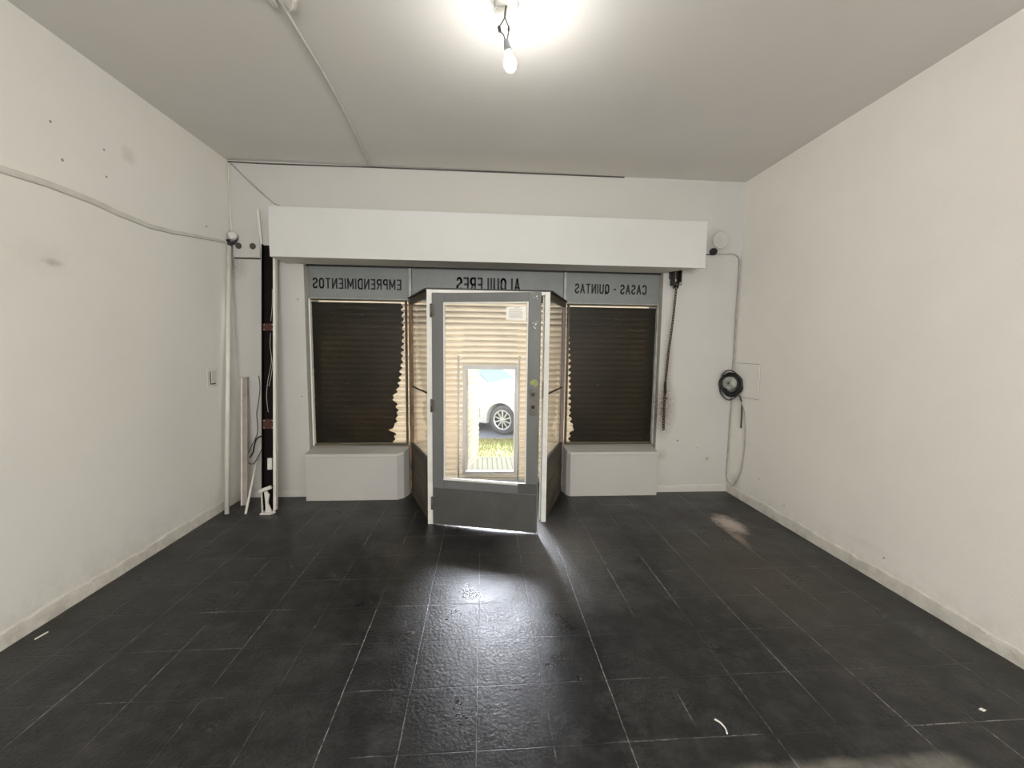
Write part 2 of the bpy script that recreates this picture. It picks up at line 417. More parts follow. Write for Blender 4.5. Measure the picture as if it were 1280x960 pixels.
# ------------------------------------------------------------------ mesh builder
class MB:
    def __init__(s):
        s.bm = bmesh.new()
    def box(s, a, b, mtx=None):
        r = bmesh.ops.create_cube(s.bm, size=1.0)
        a, b = Vector(a), Vector(b)
        c, d = (a + b) / 2, b - a
        for v in r['verts']:
            p = Vector((v.co.x * d.x, v.co.y * d.y, v.co.z * d.z)) + c
            v.co = mtx @ p if mtx else p
        return s
    def prism(s, poly, axis, a, b):
        """poly of 2-D points extruded along axis (0,1,2) from a to b"""
        def P(u, v, t):
            if axis == 0: return (t, u, v)
            if axis == 1: return (u, t, v)
            return (u, v, t)
        A = [s.bm.verts.new(P(u, v, a)) for u, v in poly]
        B = [s.bm.verts.new(P(u, v, b)) for u, v in poly]
        n = len(poly)
        s.bm.faces.new(A); s.bm.faces.new(B[::-1])
        for i in range(n):
            s.bm.faces.new((A[i], B[i], B[(i + 1) % n], A[(i + 1) % n]))
        return s
    def tube(s, pts, r, seg=8, cap=True, closed=False, smooth=2):
        pts = [Vector(p) for p in pts]
        if smooth and len(pts) > 2:
            q = []
            n = len(pts)
            rngi = range(n if closed else n - 1)
            for i in rngi:
                p0 = pts[(i - 1) % n] if (closed or i > 0) else pts[i]
                p1, p2 = pts[i], pts[(i + 1) % n]
                p3 = pts[(i + 2) % n] if (closed or i + 2 < n) else p2
                for k in range(smooth * 2):
                    t = k / (smooth * 2)
                    q.append(0.5 * ((2 * p1) + (p2 - p0) * t + (2 * p0 - 5 * p1 + 4 * p2 - p3) * t * t + (3 * p1 - p0 - 3 * p2 + p3) * t ** 3))
            if not closed: q.append(pts[-1])
            pts = q
        rings = []
        n = len(pts)
        prev = None
        for i, p in enumerate(pts):
            if closed:
                d = pts[(i + 1) % n] - pts[i - 1]
            else:
                d = pts[min(i + 1, n - 1)] - pts[max(i - 1, 0)]
            d.normalize()
            if prev is None:
                ref = Vector((0, 0, 1)) if abs(d.z) < 0.9 else Vector((1, 0, 0))
                u = d.cross(ref).normalized()
            else:
                u = (prev - d * prev.dot(d)).normalized()
            prev = u
            v = d.cross(u)
            rr = r[i * (len(r) - 1) // max(n - 1, 1)] if isinstance(r, (list, tuple)) else r
            rings.append([s.bm.verts.new(p + rr * (math.cos(2 * PI * k / seg) * u + math.sin(2 * PI * k / seg) * v)) for k in range(seg)])
        m = n if closed else n - 1
        for i in range(m):
            A, B = rings[i], rings[(i + 1) % n]
            for k in range(seg):
                f = s.bm.faces.new((A[k], A[(k + 1) % seg], B[(k + 1) % seg], B[k]))
                f.smooth = True
        if cap and not closed:
            s.bm.faces.new(rings[0][::-1]); s.bm.faces.new(rings[-1])
        return s
    def lathe(s, prof, origin, axis, seg=24):
        """prof: (radius, along) pairs turned about axis through origin"""
        o, ax = Vector(origin), Vector(axis).normalized()
        ref = Vector((0, 0, 1)) if abs(ax.z) < 0.9 else Vector((1, 0, 0))
        u = ax.cross(ref).normalized(); v = ax.cross(u)
        rings = []
        for r, h in prof:
            if r < 1e-6:
                rings.append([s.bm.verts.new(o + ax * h)])
            else:
                rings.append([s.bm.verts.new(o + ax * h + r * (math.cos(2 * PI * k / seg) * u + math.sin(2 * PI * k / seg) * v)) for k in range(seg)])
        for A, B in zip(rings, rings[1:]):
            for k in range(seg):
                a = [A[k % len(A)], A[(k + 1) % len(A)], B[(k + 1) % len(B)], B[k % len(B)]]
                a = list(dict.fromkeys(a))
                if len(a) > 2:
                    f = s.bm.faces.new(a); f.smooth = True
        for R, fl in ((rings[0], 1), (rings[-1], 0)) if tuple(prof[0]) != tuple(prof[-1]) else ():
            if len(R) > 2:
                s.bm.faces.new(R[::-1] if fl else R)
        return s
    def quad(s, *pts):
        s.bm.faces.new([s.bm.verts.new(p) for p in pts])
        return s
    def xf(s, mtx):
        s.bm.transform(mtx)
        return s
    def build(s, name, m, parent=None, bevel=0.0, loc=None):
        bmesh.ops.recalc_face_normals(s.bm, faces=s.bm.faces)
        me = bpy.data.meshes.new(name)
        s.bm.to_mesh(me); s.bm.free()
        me.materials.append(M[m] if isinstance(m, str) else m)
        o = bpy.data.objects.new(name, me)
        COL.objects.link(o)
        if parent: o.parent = parent
        if loc: o.location = loc
        if bevel:
            b = o.modifiers.new('bevel', 'BEVEL')
            b.width = bevel; b.segments = 2; b.limit_method = 'ANGLE'
        return o

def empty(name, loc=(0, 0, 0), rz=0.0):
    o = bpy.data.objects.new(name, None)
    COL.objects.link(o)
    o.location = loc
    o.rotation_euler = (0, 0, rz)
    o.empty_display_size = 0.05
    return o

def tag(o, label=None, cat=None, group=None, kind=None):
    if label: o['label'] = label
    if cat: o['category'] = cat
    if group: o['group'] = group
    if kind: o['kind'] = kind
    return o

def struct(o, label, cat):
    return tag(o, label, cat, kind='structure')

def rebase(o, base):
    """move a thing's origin to base without moving its mesh"""
    o.data.transform(Matrix.Translation(-Vector(base)))
    o.location = base
    return o

# ------------------------------------------------------------------ room shell
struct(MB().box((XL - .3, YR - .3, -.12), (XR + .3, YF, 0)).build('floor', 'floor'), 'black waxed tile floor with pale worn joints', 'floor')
struct(MB().box((XL - .3, YR - .3, H), (XR + .3, YF, H + .18)).build('ceiling', 'ceil'), 'grey white plaster ceiling', 'ceiling')
struct(MB().box((XL - .2, YR - .2, 0), (XL, YF, H)).build('wall_left', 'wall_left'), 'off-white left wall with a sagging cable across it', 'wall')
struct(MB().box((XR, YR - .2, 0), (XR + .2, YF, H)).build('wall_right', 'wall_right'), 'plain off-white right wall', 'wall')
rw = MB()
rw.box((XL, YR - .2, 0), (-1.2, YR, H)).box((1.8, YR - .2, 0), (XR, YR, H)).box((-1.2, YR - .2, 2.6), (1.8, YR, H)).box((-1.2, YR - .2, 0), (1.8, YR, .7))
struct(rw.build('wall_rear', 'wall_right'), 'rear wall of the shop with a wide window opening', 'wall')
WX0, WX1, ZL = -1.735, 1.842, 2.318        # shop-front opening in the back wall
bw = MB()
bw.box((XL, YB, 0), (WX0, YF, ZL)).box((WX1, YB, 0), (XR, YF, ZL)).box((XL, YB, ZL), (XR, YF, H))
struct(bw.build('wall_back', 'wall_back'), 'street wall around the shop front', 'wall')

def skirting(name, p0, p1, inward, h, seed, label):
    """uneven plaster skirting with a ragged top edge"""
    rnd = random.Random(seed)
    p0, p1, n = Vector(p0), Vector(p1), Vector(inward)
    L = (p1 - p0).length
    k = int(L / 0.045)
    b = MB()
    rows = []
    off = 0
    for i in range(k + 1):
        off = off * 0.75 + rnd.uniform(-.006, .006)
        p = p0.lerp(p1, i / k)
        t = 0.011 + rnd.uniform(-.0015, .0015)
        rows.append([b.bm.verts.new(p + Vector((0, 0, 0.0))), b.bm.verts.new(p + n * (t + .003)),
                     b.bm.verts.new(p + n * t + Vector((0, 0, h * 0.6))),
                     b.bm.verts.new(p + n * (t - .003) + Vector((0, 0, h - .012 + off))),
                     b.bm.verts.new(p + Vector((0, 0, h + off)))])
    for A, B in zip(rows, rows[1:]):
        for j in range(4):
            b.bm.faces.new((A[j], A[j + 1], B[j + 1], B[j]))
        b.bm.faces.new((A[4], A[0], B[0], B[4]))
    b.bm.faces.new(rows[0]); b.bm.faces.new(rows[-1][::-1])
    return struct(b.build(name, 'skirt' if 'back' not in name else 'wall_back'), label, 'skirting')
skirting('baseboard_left', (XL, YR, 0), (XL, YB, 0), (1, 0, 0), .088, 1, 'chipped white skirting along the left wall')
skirting('baseboard_right', (XR, YR, 0), (XR, YB, 0), (-1, 0, 0), .090, 2, 'grubby white skirting along the right wall')
skirting('baseboard_back', (WX1 + .01, YB, 0), (XR, YB, 0), (0, -1, 0), .072, 3, 'low skirting on the street wall, right of the shop front')
o = skirting('baseboard_back', (XL, YB, 0), (WX0 - .02, YB, 0), (0, -1, 0), .060, 4, 'low skirting on the street wall, in the left corner')

# low walls under the two shop windows (chamfered corner beside the doorway)
def low_wall(name, outer, face, inner, yf, yb, zf, zb, label):
    """outer x, x where the chamfer starts, inner x; front plane yf, back yb; sill slopes up from zf to zb"""
    b = MB()
    pl = [(outer, yf), (face, yf), (face + (inner - face) * .62, yf + .045), (inner, yf + .14), (inner, yb), (outer, yb)]
    def zt(y): return zf + (zb - zf) * min(1, max(0, (y - yf) / .2))
    lip = []
    A = [b.bm.verts.new((x, y, 0)) for x, y in pl]
    B = [b.bm.verts.new((x, y, zt(y) - .022)) for x, y in pl]
    cx, cyy = (outer + inner) / 2, (yf + yb) / 2
    C_ = [b.bm.verts.new((x + (.004 if x > cx else -.004) * 0, y - (.010 if y < yf + .1 else 0), zt(y) - .020)) for x, y in pl]
    D = [b.bm.verts.new((x, y + (.004 if y < yf + .1 else 0), zt(y) + (.006 if y < yf + .1 else 0))) for x, y in pl]
    n = len(pl)
    for P_, Q in ((A, B), (B, C_), (C_, D)):
        for i in range(n):
            b.bm.faces.new((P_[i], P_[(i + 1) % n], Q[(i + 1) % n], Q[i]))
    b.bm.faces.new(A[::-1]); b.bm.faces.new(D)
    return struct(b.build(name, 'lowwall', bevel=.006), label, 'low wall')
low_wall('low_wall', -1.728, -0.846, -0.752, 4.012, 4.34, .462, .512, 'white low wall under the left shop window')
low_wall('low_wall', 1.828, 0.905, 0.852, 4.040, 4.34, .460, .516, 'white low wall under the right shop window')

# ------------------------------------------------------------------ shutter box (boxed-in beam over the shop front)
sb = empty('shutter_box', (0.11, 3.82, 2.315))
tag(sb, 'long white boxed-in shutter housing above the shop front', 'shutter box')
def sub(b, name, m, parent, bevel=0.0):
    return b.xf(Matrix.Translation(-parent.location)).build(name, m, parent, bevel)
sub(MB().box((-1.885, 3.82, 2.305), (2.105, 3.842, 2.737)), 'front_panel', 'white', sb, .003)
sub(MB().box((-1.883, 3.842, 2.715), (2.103, YB - .001, 2.737)), 'top_panel', 'white', sb)
sub(MB().box((-1.885, 3.842, 2.305), (-1.865, YB - .001, 2.715)), 'end_panel', 'white', sb)
sub(MB().prism([(-1.865, 3.842), (2.02, 3.842), (1.80, 4.135), (-1.72, 4.135), (-1.72, YB - .002), (-1.865, YB - .002)], 2, 2.306, 2.322), 'soffit_board', 'soffit', sb)

# ------------------------------------------------------------------ roller shutter outside the glass
SY = 4.50
sh = empty('roller_shutter', (0.05, SY, 0.0))
tag(sh, 'cream corrugated roller shutter behind the shop front', 'shutter')
PITCH = 0.0615
def slat_sheet(x0, x1, z0, z1, b, nx=2):
    """corrugated sheet: convex slats of pitch PITCH facing the street and the shop"""
    prof = []
    z = z0
    SUB = 14
    n = int(round((z1 - z0) / PITCH * SUB))
    for i in range(n + 1):
        zz = z0 + (z1 - z0) * i / n
        ph = (zz / PITCH) % 1.0
        d = 0.024 if ph < 0.11 or ph > 0.89 else -0.022 * math.sin(PI * (ph - .11) / .78) ** 0.6
        prof.append((SY + d, zz))
    L = [b.bm.verts.new((x0, y, z)) for y, z in prof]
    R = [b.bm.verts.new((x1, y, z)) for y, z in prof]
    for i in range(n):
        f = b.bm.faces.new((L[i], R[i], R[i + 1], L[i + 1]))
        f.smooth = True
        ph = ((prof[i][1] + prof[i + 1][1]) / 2 / PITCH) % 1.0
        if ph < .13 or ph > .87:          # interlocking edges of two slats: no light comes through
            f.material_index = 1
    return b
b = MB()
WL, WR, WZ0, WZ1 = -0.225, 0.385, 0.105, 1.335
slat_sheet(WX0, WL, 0.02, 2.36, b); slat_sheet(WR, WX1, 0.02, 2.36, b)
slat_sheet(WL, WR, WZ1, 2.36, b); slat_sheet(WL, WR, 0.02, WZ0, b)
cur = sub(b, 'slat_curtain', 'slat', sh)
cur.data.materials.append(M['seam'])
wf = MB()
wf.box((WL, SY - .02, WZ0), (WL + .035, SY + .03, WZ1)).box((WR - .035, SY - .02, WZ0), (WR, SY + .03, WZ1))
wf.box((WL + .035, SY - .02, WZ1 - .05), (WR - .035, SY + .03, WZ1)).box((WL + .035, SY - .02, WZ0), (WR - .035, SY + .03, WZ0 + .03))
sub(wf, 'wicket_frame', 'slatframe', sh, .003)
for x in (-0.268, 0.398):
    sub(MB().tube([(x, SY - .032, 0.03), (x, SY - .032, 1.435)], .011, 10), 'stiffening_rod', 'slatframe', sh)
sub(MB().box((WX0, SY - .03, 0.0), (WX1, SY + .03, 0.045)), 'bottom_rail', 'slatframe', sh, .004)
# wicket door standing open towards the street, hinged on the left
wd = MB()
wl = 0.53
def slat_leaf(b):
    n = int((WZ1 - WZ0 - .12) / PITCH * 6)
    A, B = [], []
    for i in range(n + 1):
        zz = WZ0 + .05 + (WZ1 - WZ0 - .10) * i / n
        ph = (zz / PITCH) % 1.0
        d = -0.020 * math.sin(PI * ph) ** 0.6
        A.append(b.bm.verts.new((.0, d, zz))); B.append(b.bm.verts.new((wl, d, zz)))
    for i in range(n):
        b.bm.faces.new((A[i], B[i], B[i + 1], A[i + 1])).smooth = True
slat_leaf(wd)
wd.box((0, -.015, WZ0 + .035), (.028, .015, WZ1 - .05)).box((wl - .028, -.015, WZ0 + .035), (wl, .015, WZ1 - .05))
wd.box((.028, -.015, WZ0 + .035), (wl - .028, .015, WZ0 + .06)).box((.028, -.015, WZ1 - .075), (wl - .028, .015, WZ1 - .05))
wo = wd.build('wicket_door', 'slat', sh)
wo.location = (WL + .04 - sh.location.x, .03, 0)
wo.rotation_euler = (0, 0, math.radians(77))
hb = MB().tube([(wl - .05, -.012, .66), (wl - .05, -.04, .66), (wl - .05, -.04, .78), (wl - .05, -.012, .78)], .007, 8, smooth=0).build('handle', 'steel', wo)

# ------------------------------------------------------------------ shop windows left and right of the door
WY = 4.22
def jag(z, pts, amp, rnd):
    pts = sorted(pts)
    for (za, xa), (zb, xb) in zip(pts, pts[1:]):
        if za <= z <= zb:
            t = (z - za) / (zb - za)
            return xa + (xb - xa) * t
    return pts[0][1] if z < pts[0][0] else pts[-1][1]
def shop_window(name, x0, x1, edge, dark_right, label):
    r = empty(name, ((x0 + x1) / 2, WY, .515))
    struct(r, label, 'window')
    f = MB()
    t = .018
    zb, zt = .512, 1.985
    outer = (x0, x0 + t) if not dark_right else (x1 - t, x1)
    inner = (x1 - t, x1) if not dark_right else (x0, x0 + t)
    f.box((inner[0], WY - .025, zb), (inner[1], WY + .025, zt))
    f.box((x0 + t, WY - .025, zb), (x1 - t, WY + .025, zb + .012)).box((x0 + t, WY - .025, zt - .010), (x1 - t, WY + .025, zt))
    sub(f, 'window_frame', 'brown', r, .002)
    st_ = sub(MB().box((outer[0], WY - .027, zb), (outer[1], WY + .025, zt)), 'side_strip', 'frame' if not dark_right else 'rail', r, .002)
    st_['label'] = 'paler side strip of the window frame'
    sub(MB().box((x0 + t, WY - .002, zb + .014), (x1 - t, WY + .002, zt - .014)), 'pane', 'glass', r)
    rnd = random.Random(len(edge) + (5 if dark_right else 9))
    b = MB()
    A, B, C, D = [], [], [], []
    z = zb + .02
    drift = 0
    while z < zt - .016:
        e = jag(z, edge, 0, rnd)
        ph = (z / PITCH) % 1.0
        e2 = 0.014 * math.sin(2 * PI * ph) + rnd.uniform(-.006, .006)
        if dark_right:
            L, R = e - e2 * .9, x1 - t - .004 - rnd.uniform(0, .004)
        else:
            L, R = x0 + t + .004 + rnd.uniform(0, .004), e + e2
        A.append(b.bm.verts.new((L, WY - .0045, z))); B.append(b.bm.verts.new((R, WY - .0045, z)))
        C.append(b.bm.verts.new((L, WY - .0025, z))); D.append(b.bm.verts.new((R, WY - .0025, z)))
        z += .0125
    for i in range(len(A) - 1):
        b.bm.faces.new((A[i], B[i], B[i + 1], A[i + 1])); b.bm.faces.new((C[i], C[i + 1], D[i + 1], D[i]))
        b.bm.faces.new((A[i], A[i + 1], C[i + 1], C[i])); b.bm.faces.new((B[i], D[i], D[i + 1], B[i + 1]))
    o = sub(b, 'dark_paint', 'film', r)
    return r
shop_window('window_1', -1.722, -.770, [(1.97, -.818), (1.912, -.815), (1.632, -.81), (1.389, -.825), (1.225, -.842), (1.10, -.868), (1.06, -.885), (.99, -.93), (.955, -.89), (.85, -.875), (.80, -.885), (.72, -.90), (.669, -.955), (.62, -.90), (.535, -.915)], False,
            'left shop window painted dark with bright slats showing at its right edge')
shop_window('window_2', .870, 1.834, [(1.97, .872), (1.945, .874), (1.657, .889), (1.323, .905), (.984, .915), (.80, .925), (.726, .945), (.683, .968), (.63, .93), (.57, .917), (.53, .92)], True,
            'right shop window painted dark with a thin bright strip at its left edge')

# condensed block capitals, strokes as polylines in a unit box (x, z)
def arc(cx, cz, rx, rz, a0, a1, n=8):
    return [(cx + rx * math.cos(math.radians(a0 + (a1 - a0) * i / n)), cz + rz * math.sin(math.radians(a0 + (a1 - a0) * i / n))) for i in range(n + 1)]
_O = arc(.5, .72, .5, .28, 0, 180) + arc(.5, .28, .5, .28, 180, 360) + [(1, .72)]
GLYPH = {
    'A': (.95, [[(0, 0), (.5, 1), (1, 0)], [(.18, .32), (.82, .32)]]),
    'C': (.85, [arc(.5, .72, .5, .28, 20, 180) + arc(.5, .28, .5, .28, 180, 340)]),
    'D': (.85, [[(0, 0), (0, 1), (.5, 1)] + arc(.5, .70, .5, .30, 90, 0) + arc(.5, .30, .5, .30, 0, -90) + [(0, 0)]]),
    'E': (.75, [[(1, 0), (0, 0), (0, 1), (1, 1)], [(0, .5), (.85, .5)]]),
    'I': (.0, [[(.5, 0), (.5, 1)]]),
    'L': (.75, [[(0, 1), (0, 0), (1, 0)]]),
    'M': (1.15, [[(0, 0), (0, 1), (.5, .25), (1, 1), (1, 0)]]),
    'N': (.9, [[(0, 0), (0, 1), (1, 0), (1, 1)]]),
    'O': (.85, [_O]),
    'P': (.8, [[(0, 0), (0, 1), (.6, 1)] + arc(.6, .75, .4, .25, 90, -90) + [(0, .5)]]),
    'Q': (.85, [_O, [(.6, .2), (1.02, -.06)]]),
    'R': (.85, [[(0, 0), (0, 1), (.6, 1)] + arc(.6, .75, .4, .25, 90, -90) + [(0, .5)], [(.5, .5), (1, 0)]]),
    'S': (.8, [arc(.5, .75, .5, .25, 20, 180) + [(.04, .64), (.96, .36)] + arc(.5, .25, .5, .25, 0, -160)]),
    'T': (.85, [[(.5, 0), (.5, 1)], [(0, 1), (1, 1)]]),
    'U': (.85, [[(0, 1), (0, .28)] + arc(.5, .28, .5, .28, 180, 360) + [(1, 1)]]),
    '-': (.4, [[(0, .48), (1, .48)]]),
    ' ': (.25, []),
}
def letters(text, tx0, tx1, tz0, tz1, y, parent):
    """raised capitals in mirror writing: the text starts at tx1 and runs towards tx0"""
    h = tz1 - tz0
    st = .15                                  # stroke width relative to the letter height
    gap = .17 + st
    tot = sum(GLYPH[c][0] * .52 for c in text) + gap * (len(text) - 1) + st
    k = (tx1 - tx0) / tot
    b = MB()
    pos = st / 2
    for c in text:
        if c == ' ' and pos > st:
            sub(b, 'lettering', 'letter', parent)
            b = MB()
        wdt, strokes = GLYPH[c]
        wdt *= .52
        for line_ in strokes:
            P = [(tx1 - (pos + u * wdt) * k, tz0 + h * (st / 2 + v * (1 - st))) for u, v in line_]
            hw = st * h / 2
            for (xa, za), (xb, zb) in zip(P, P[1:]):
                L = math.hypot(xb - xa, zb - za)
                if L < 1e-6: continue
                dx, dz = (xb - xa) / L, (zb - za) / L
                e = hw * .7
                nx, nz = -dz * hw * .9, dx * hw * .9
                b.prism([(xa - dx * e + nx, za - dz * e + nz), (xb + dx * e + nx, zb + dz * e + nz), (xb + dx * e - nx, zb + dz * e - nz), (xa - dx * e - nx, za - dz * e - nz)], 1, y - .0016, y)
        pos += wdt + gap
    return sub(b, 'lettering', 'letter', parent)

# transom signs with mirrored lettering (read from the street)
def sign(x0, x1, text, tx0, tx1, tz0, tz1, label):
    r = empty('transom_sign', ((x0 + x1) / 2, WY, 1.99))
    tag(r, label, 'sign', 'transom signs')
    sub(MB().box((x0, WY - .006, 1.998), (x1, WY + .006, 2.302)), 'sign_panel', 'sign', r)
    f = MB().box((x0, WY - .02, 1.988), (x1, WY + .02, 1.998))
    sub(f, 'lower_strip', 'rail', r, .002)
    lo = letters(text, tx0, tx1, tz0, tz1, WY - .0062, r)
    return r
sign(-1.715, -.752, 'EMPRENDIMIENTOS', -1.680, -.822, 2.086, 2.192, 'grey transom sign reading EMPRENDIMIENTOS in mirror writing')
sign(-.716, .818, 'ALQUILERES', -.272, .372, 2.088, 2.232, 'grey transom sign reading ALQUILERES, partly hidden by the door frame')
sign(.852, 1.826, 'CASAS - QUINTAS', .940, 1.697, 2.094, 2.196, 'grey transom sign reading CASAS - QUINTAS in mirror writing')
struct(MB().box((WX0, WY - .02, 2.302), (WX1, WY + .02, 2.318)).build('trim_1', 'black'), 'dark strip above the transom signs', 'trim')

# corner posts between windows and the projecting doorway
def post(name, x, m, label, spots):
    b = MB()
    b.box((x - .017, WY - .03, 0), (x + .017, WY + .03, 1.984))
    o = b.build(name, m, bevel=.003)
    u = MB().box((x - .014, WY - .026, 1.984), (x + .014, WY + .026, 2.302)).build('upper_post', 'rail', o, .003)
    return struct(o, label, 'post')
post('trim_2', -.734, 'rust', 'rusty brown corner post beside the left shop window', ())
post('trim_3', .835, 'mauve', 'worn mauve brown corner post beside the right shop window', ())

# ------------------------------------------------------------------ projecting glazed doorway
def sidelight(name, front, back, side, lower_m, label):
    """glazed side panel from the door jamb (front) back to the corner post (back)"""
    f, k = Vector(front), Vector(back)
    d = k - f
    L = d.length
    r = empty(name, (f.x, f.y, 0), math.atan2(d.y, d.x))
    struct(r, label, 'sidelight')
    fr = MB()
    fr.box((0.0, -.016, 1.945), (L, .016, 2.0))
    fr.box((0.02, -.014, .515), (L, .014, .545))
    fr.build('frame', 'brown', r, .002)
    MB().box((L - .045, -.012, .545), (L - .018, .012, 1.945)).build('back_stile', lower_m, r, .002)
    MB().tube([(.0, 0, 1.125), (L, 0, 1.125)], .0085, 8).build('glazing_bar', 'black', r)
    MB().box((0.0, -.003, .545), (L - .045, .003, 1.945)).build('pane', 'glass', r)
    p = MB()
    p.box((0, -.010, .0), (L, .010, .515))
    p.box((0, -.016, .0), (L, .016, .06)).box((0, -.016, .27), (L, .016, .30))
    p.build('lower_panel', 'brown', r, .002)
    return r
sidelight('window_3', (-.447, 3.485), (-.728, 4.20), -1, 'rust', 'glazed side panel of the doorway on the left, with a brown lower panel')
sidelight('window_4', (.545, 3.485), (.832, 4.20), 1, 'mauve', 'glazed side panel of the doorway on the right, with a brown lower panel')

dr = empty('door_1', (.05, 3.46, 0))
struct(dr, 'projecting shop doorway with pale frame and grey glazed door ajar', 'door')
fm = MB()
fm.box((-.468, 3.435, 0), (-.421, 3.49, 2.0)).box((.516, 3.435, 0), (.560, 3.49, 2.0)).box((-.421, 3.435, 1.972), (.516, 3.49, 2.0))
fm.box((.505, 3.478, 0), (.516, 3.492, 1.972)).box((-.421, 3.478, 0), (-.402, 3.492, 1.972)).box((-.402, 3.478, 1.95), (.490, 3.492, 1.972))
sub(fm, 'door_frame', 'frame', dr, .003)
sub(MB().prism([(-.474, 3.43), (.572, 3.43), (.86, 4.20), (-.76, 4.20)], 2, 2.0, 2.012), 'doorway_roof', 'black', dr)
sub(MB().box((.5115, 3.43, 1.10), (.517, 3.462, 1.24)), 'strike_plate', 'lock', dr)
# door leaf, hinged left and standing ajar into the room
ANG = math.atan2(-.219, .868)
leaf = MB()
LW, T0, T1, Z0, Z1 = .897, -.022, .018, .013, 1.966
GX0, GX1, GZ0, GZ1 = .098, .800, .412, 1.893
leaf.box((0, T0, Z0), (GX0, T1, Z1)).box((GX1, T0, Z0), (LW, T1, Z1))
leaf.box((GX0, T0, GZ1), (GX1, T1, Z1)).box((GX0, T0 + .004, Z0), (GX1, T1 - .004, GZ0))
lf = leaf.build('door_leaf', 'door', dr, .003)
lf.location = Vector((-.418, 3.432, 0)) - dr.location
lf.rotation_euler = (0, 0, ANG)
MB().box((GX0, -.004, GZ0), (GX1, .002, GZ1)).build('pane', 'glass', lf)
bd = MB()
bd.box((GX0, T0 - .004, GZ0 - .004), (GX1, -.004, GZ0 + .014)).box((GX0, T0 + .003, GZ0 + .014), (GX0 + .012, -.004, GZ1)).box((GX1 - .012, T0 + .003, GZ0 + .014), (GX1, -.004, GZ1)).box((GX0 + .012, T0 + .003, GZ1 - .012), (GX1 - .012, -.004, GZ1))
bdo = bd.build('glazing_bead', 'frame', lf, .002); bdo['label'] = 'pale glazing bead'
kp = MB().box((.012, T0 - .003, Z0 + .01), (LW - .008, T0 - .0005, .335))
kp.box((LW - .16, T0 - .005, .345), (LW - .004, T0 - .0005, .425))
kp.build('kick_plate', 'doorshade', lf)
for zz in (1.825, 1.04, .20):
    h = MB().tube([(-.004, T0 - .006, zz - .055), (-.004, T0 - .006, zz + .055)], .0085, 10)
    h.box((-.002, T0 - .003, zz - .05), (.024, T0 - .0005, zz + .05))
    h.build('hinge', 'lock', lf)
lk = MB().box((GX1 + .018, T0 - .004, .99), (LW - .012, T0 - .0005, 1.205)).build('lock_plate', 'lock', lf, .001)
kh = MB()
kh.lathe([(.0, -.008), (.015, -.008), (.017, -.004), (.017, 0)], (GX1 + .05, T0 - .004, 1.16), (0, -1, 0), 16)
kh.lathe([(.0, .008), (.013, .008), (.015, .0)], (GX1 + .05, T0 - .004, 1.06), (0, -1, 0), 16)
kh.build('key_cylinder', 'black', lk)
gp = MB()
rg = random.Random(3)
ring = [(GX1 + .055 + .036 * math.cos(a) * rg.uniform(.7, 1.1), 1.255 + .030 * math.sin(a) * rg.uniform(.7, 1.1)) for a in [2 * PI * i / 18 for i in range(18)]]
gp.prism(ring, 1, T0 - .0015, T0 - .0003)
gpo = gp.build('paint_scrape', 'greenpaint', lf); gpo['label'] = 'yellow green paint scrape'
sp = MB()
for i in range(14):
    x, z = GX1 + .05 + rg.uniform(-.02, .02), rg.choice([1.925, 1.935, 1.72, 1.68]) + rg.uniform(-.015, .015)
    sp.box((x, T0 - .001, z), (x + rg.uniform(.003, .009), T0 - .0002, z + rg.uniform(.003, .008)))
spo = sp.build('glue_marks', 'frame', lf); spo['label'] = 'flecks of old white glue'

# printed notice stuck inside the door glass
nt_ = empty('paper_notice', Vector((-.418, 3.432, 0)) + Matrix.Rotation(ANG, 3, 'Z') @ Vector((GX1 - .10, -.006, 1.80)), ANG)
tag(nt_, 'white printed notice stuck at the top right of the door glass', 'notice')
rn = random.Random(8)
edge = []
for (xa, za), (xb, zb) in zip([(-.082, -.052), (.082, -.056), (.082, .056), (-.082, .052)], [(.082, -.056), (.082, .056), (-.082, .052), (-.082, -.052)]):
    for i in range(7):
        t = i / 7
        edge.append((xa + (xb - xa) * t + rn.uniform(-.003, .003), za + (zb - za) * t + rn.uniform(-.003, .003)))
MB().prism(edge, 1, -.0012, 0).build('paper', 'paper', nt_)
pr = MB()
for i in range(8):
    z = .034 - i * .0095
    pr.box((-.062 + rn.uniform(0, .008), -.0022, z), (.06 - rn.uniform(0, .02), -.0013, z + .0035))
pr.box((-.02, -.0022, .044), (.025, -.0013, .048))
pr.build('print_lines', 'print', nt_)

# ------------------------------------------------------------------ bare bulb
bp = empty('bulb_pendant', (.105, 2.18, H))
tag(bp, 'lit bare bulb hanging from two twisted wires under the ceiling', 'lamp')
BX, BY = .127, 2.178
ro = MB().lathe([(0.0, 0), (.055, 0), (.062, .006), (.05, .014), (0, .016)], (.105, 2.185, H - .001), (0, 0, -1), 24)
sub(ro, 'ceiling_rose', 'ceramic', bp)
wm = MB()
wm.tube([(.105, 2.18, H - .012), (.100, 2.178, 3.202), (.097, 2.178, 3.165)], .0045, 8)
wm.tube([(.098, 2.178, 3.168), (.084, 2.176, 3.142), (.068, 2.174, 3.116), (.072, 2.176, 3.100), (.090, 2.178, 3.088), (.096, 2.178, 3.072), (.101, 2.178, 3.055)], .0032, 8)
wm.tube([(.097, 2.178, 3.168), (.108, 2.180, 3.145), (.117, 2.181, 3.122), (.116, 2.181, 3.10), (.111, 2.180, 3.073), (.108, 2.179, 3.055)], .0032, 8)
sub(wm, 'wire', 'cabledark', bp)
cn = MB().tube([(.068, 2.174, 3.120), (.073, 2.176, 3.098)], .008, 10)
sub(cn, 'wire_joint', 'cableblack', bp)
sub(MB().tube([(.1165, 2.181, 3.128), (.1165, 2.181, 3.108)], .0055, 10), 'wire_joint', 'cableblack', bp)
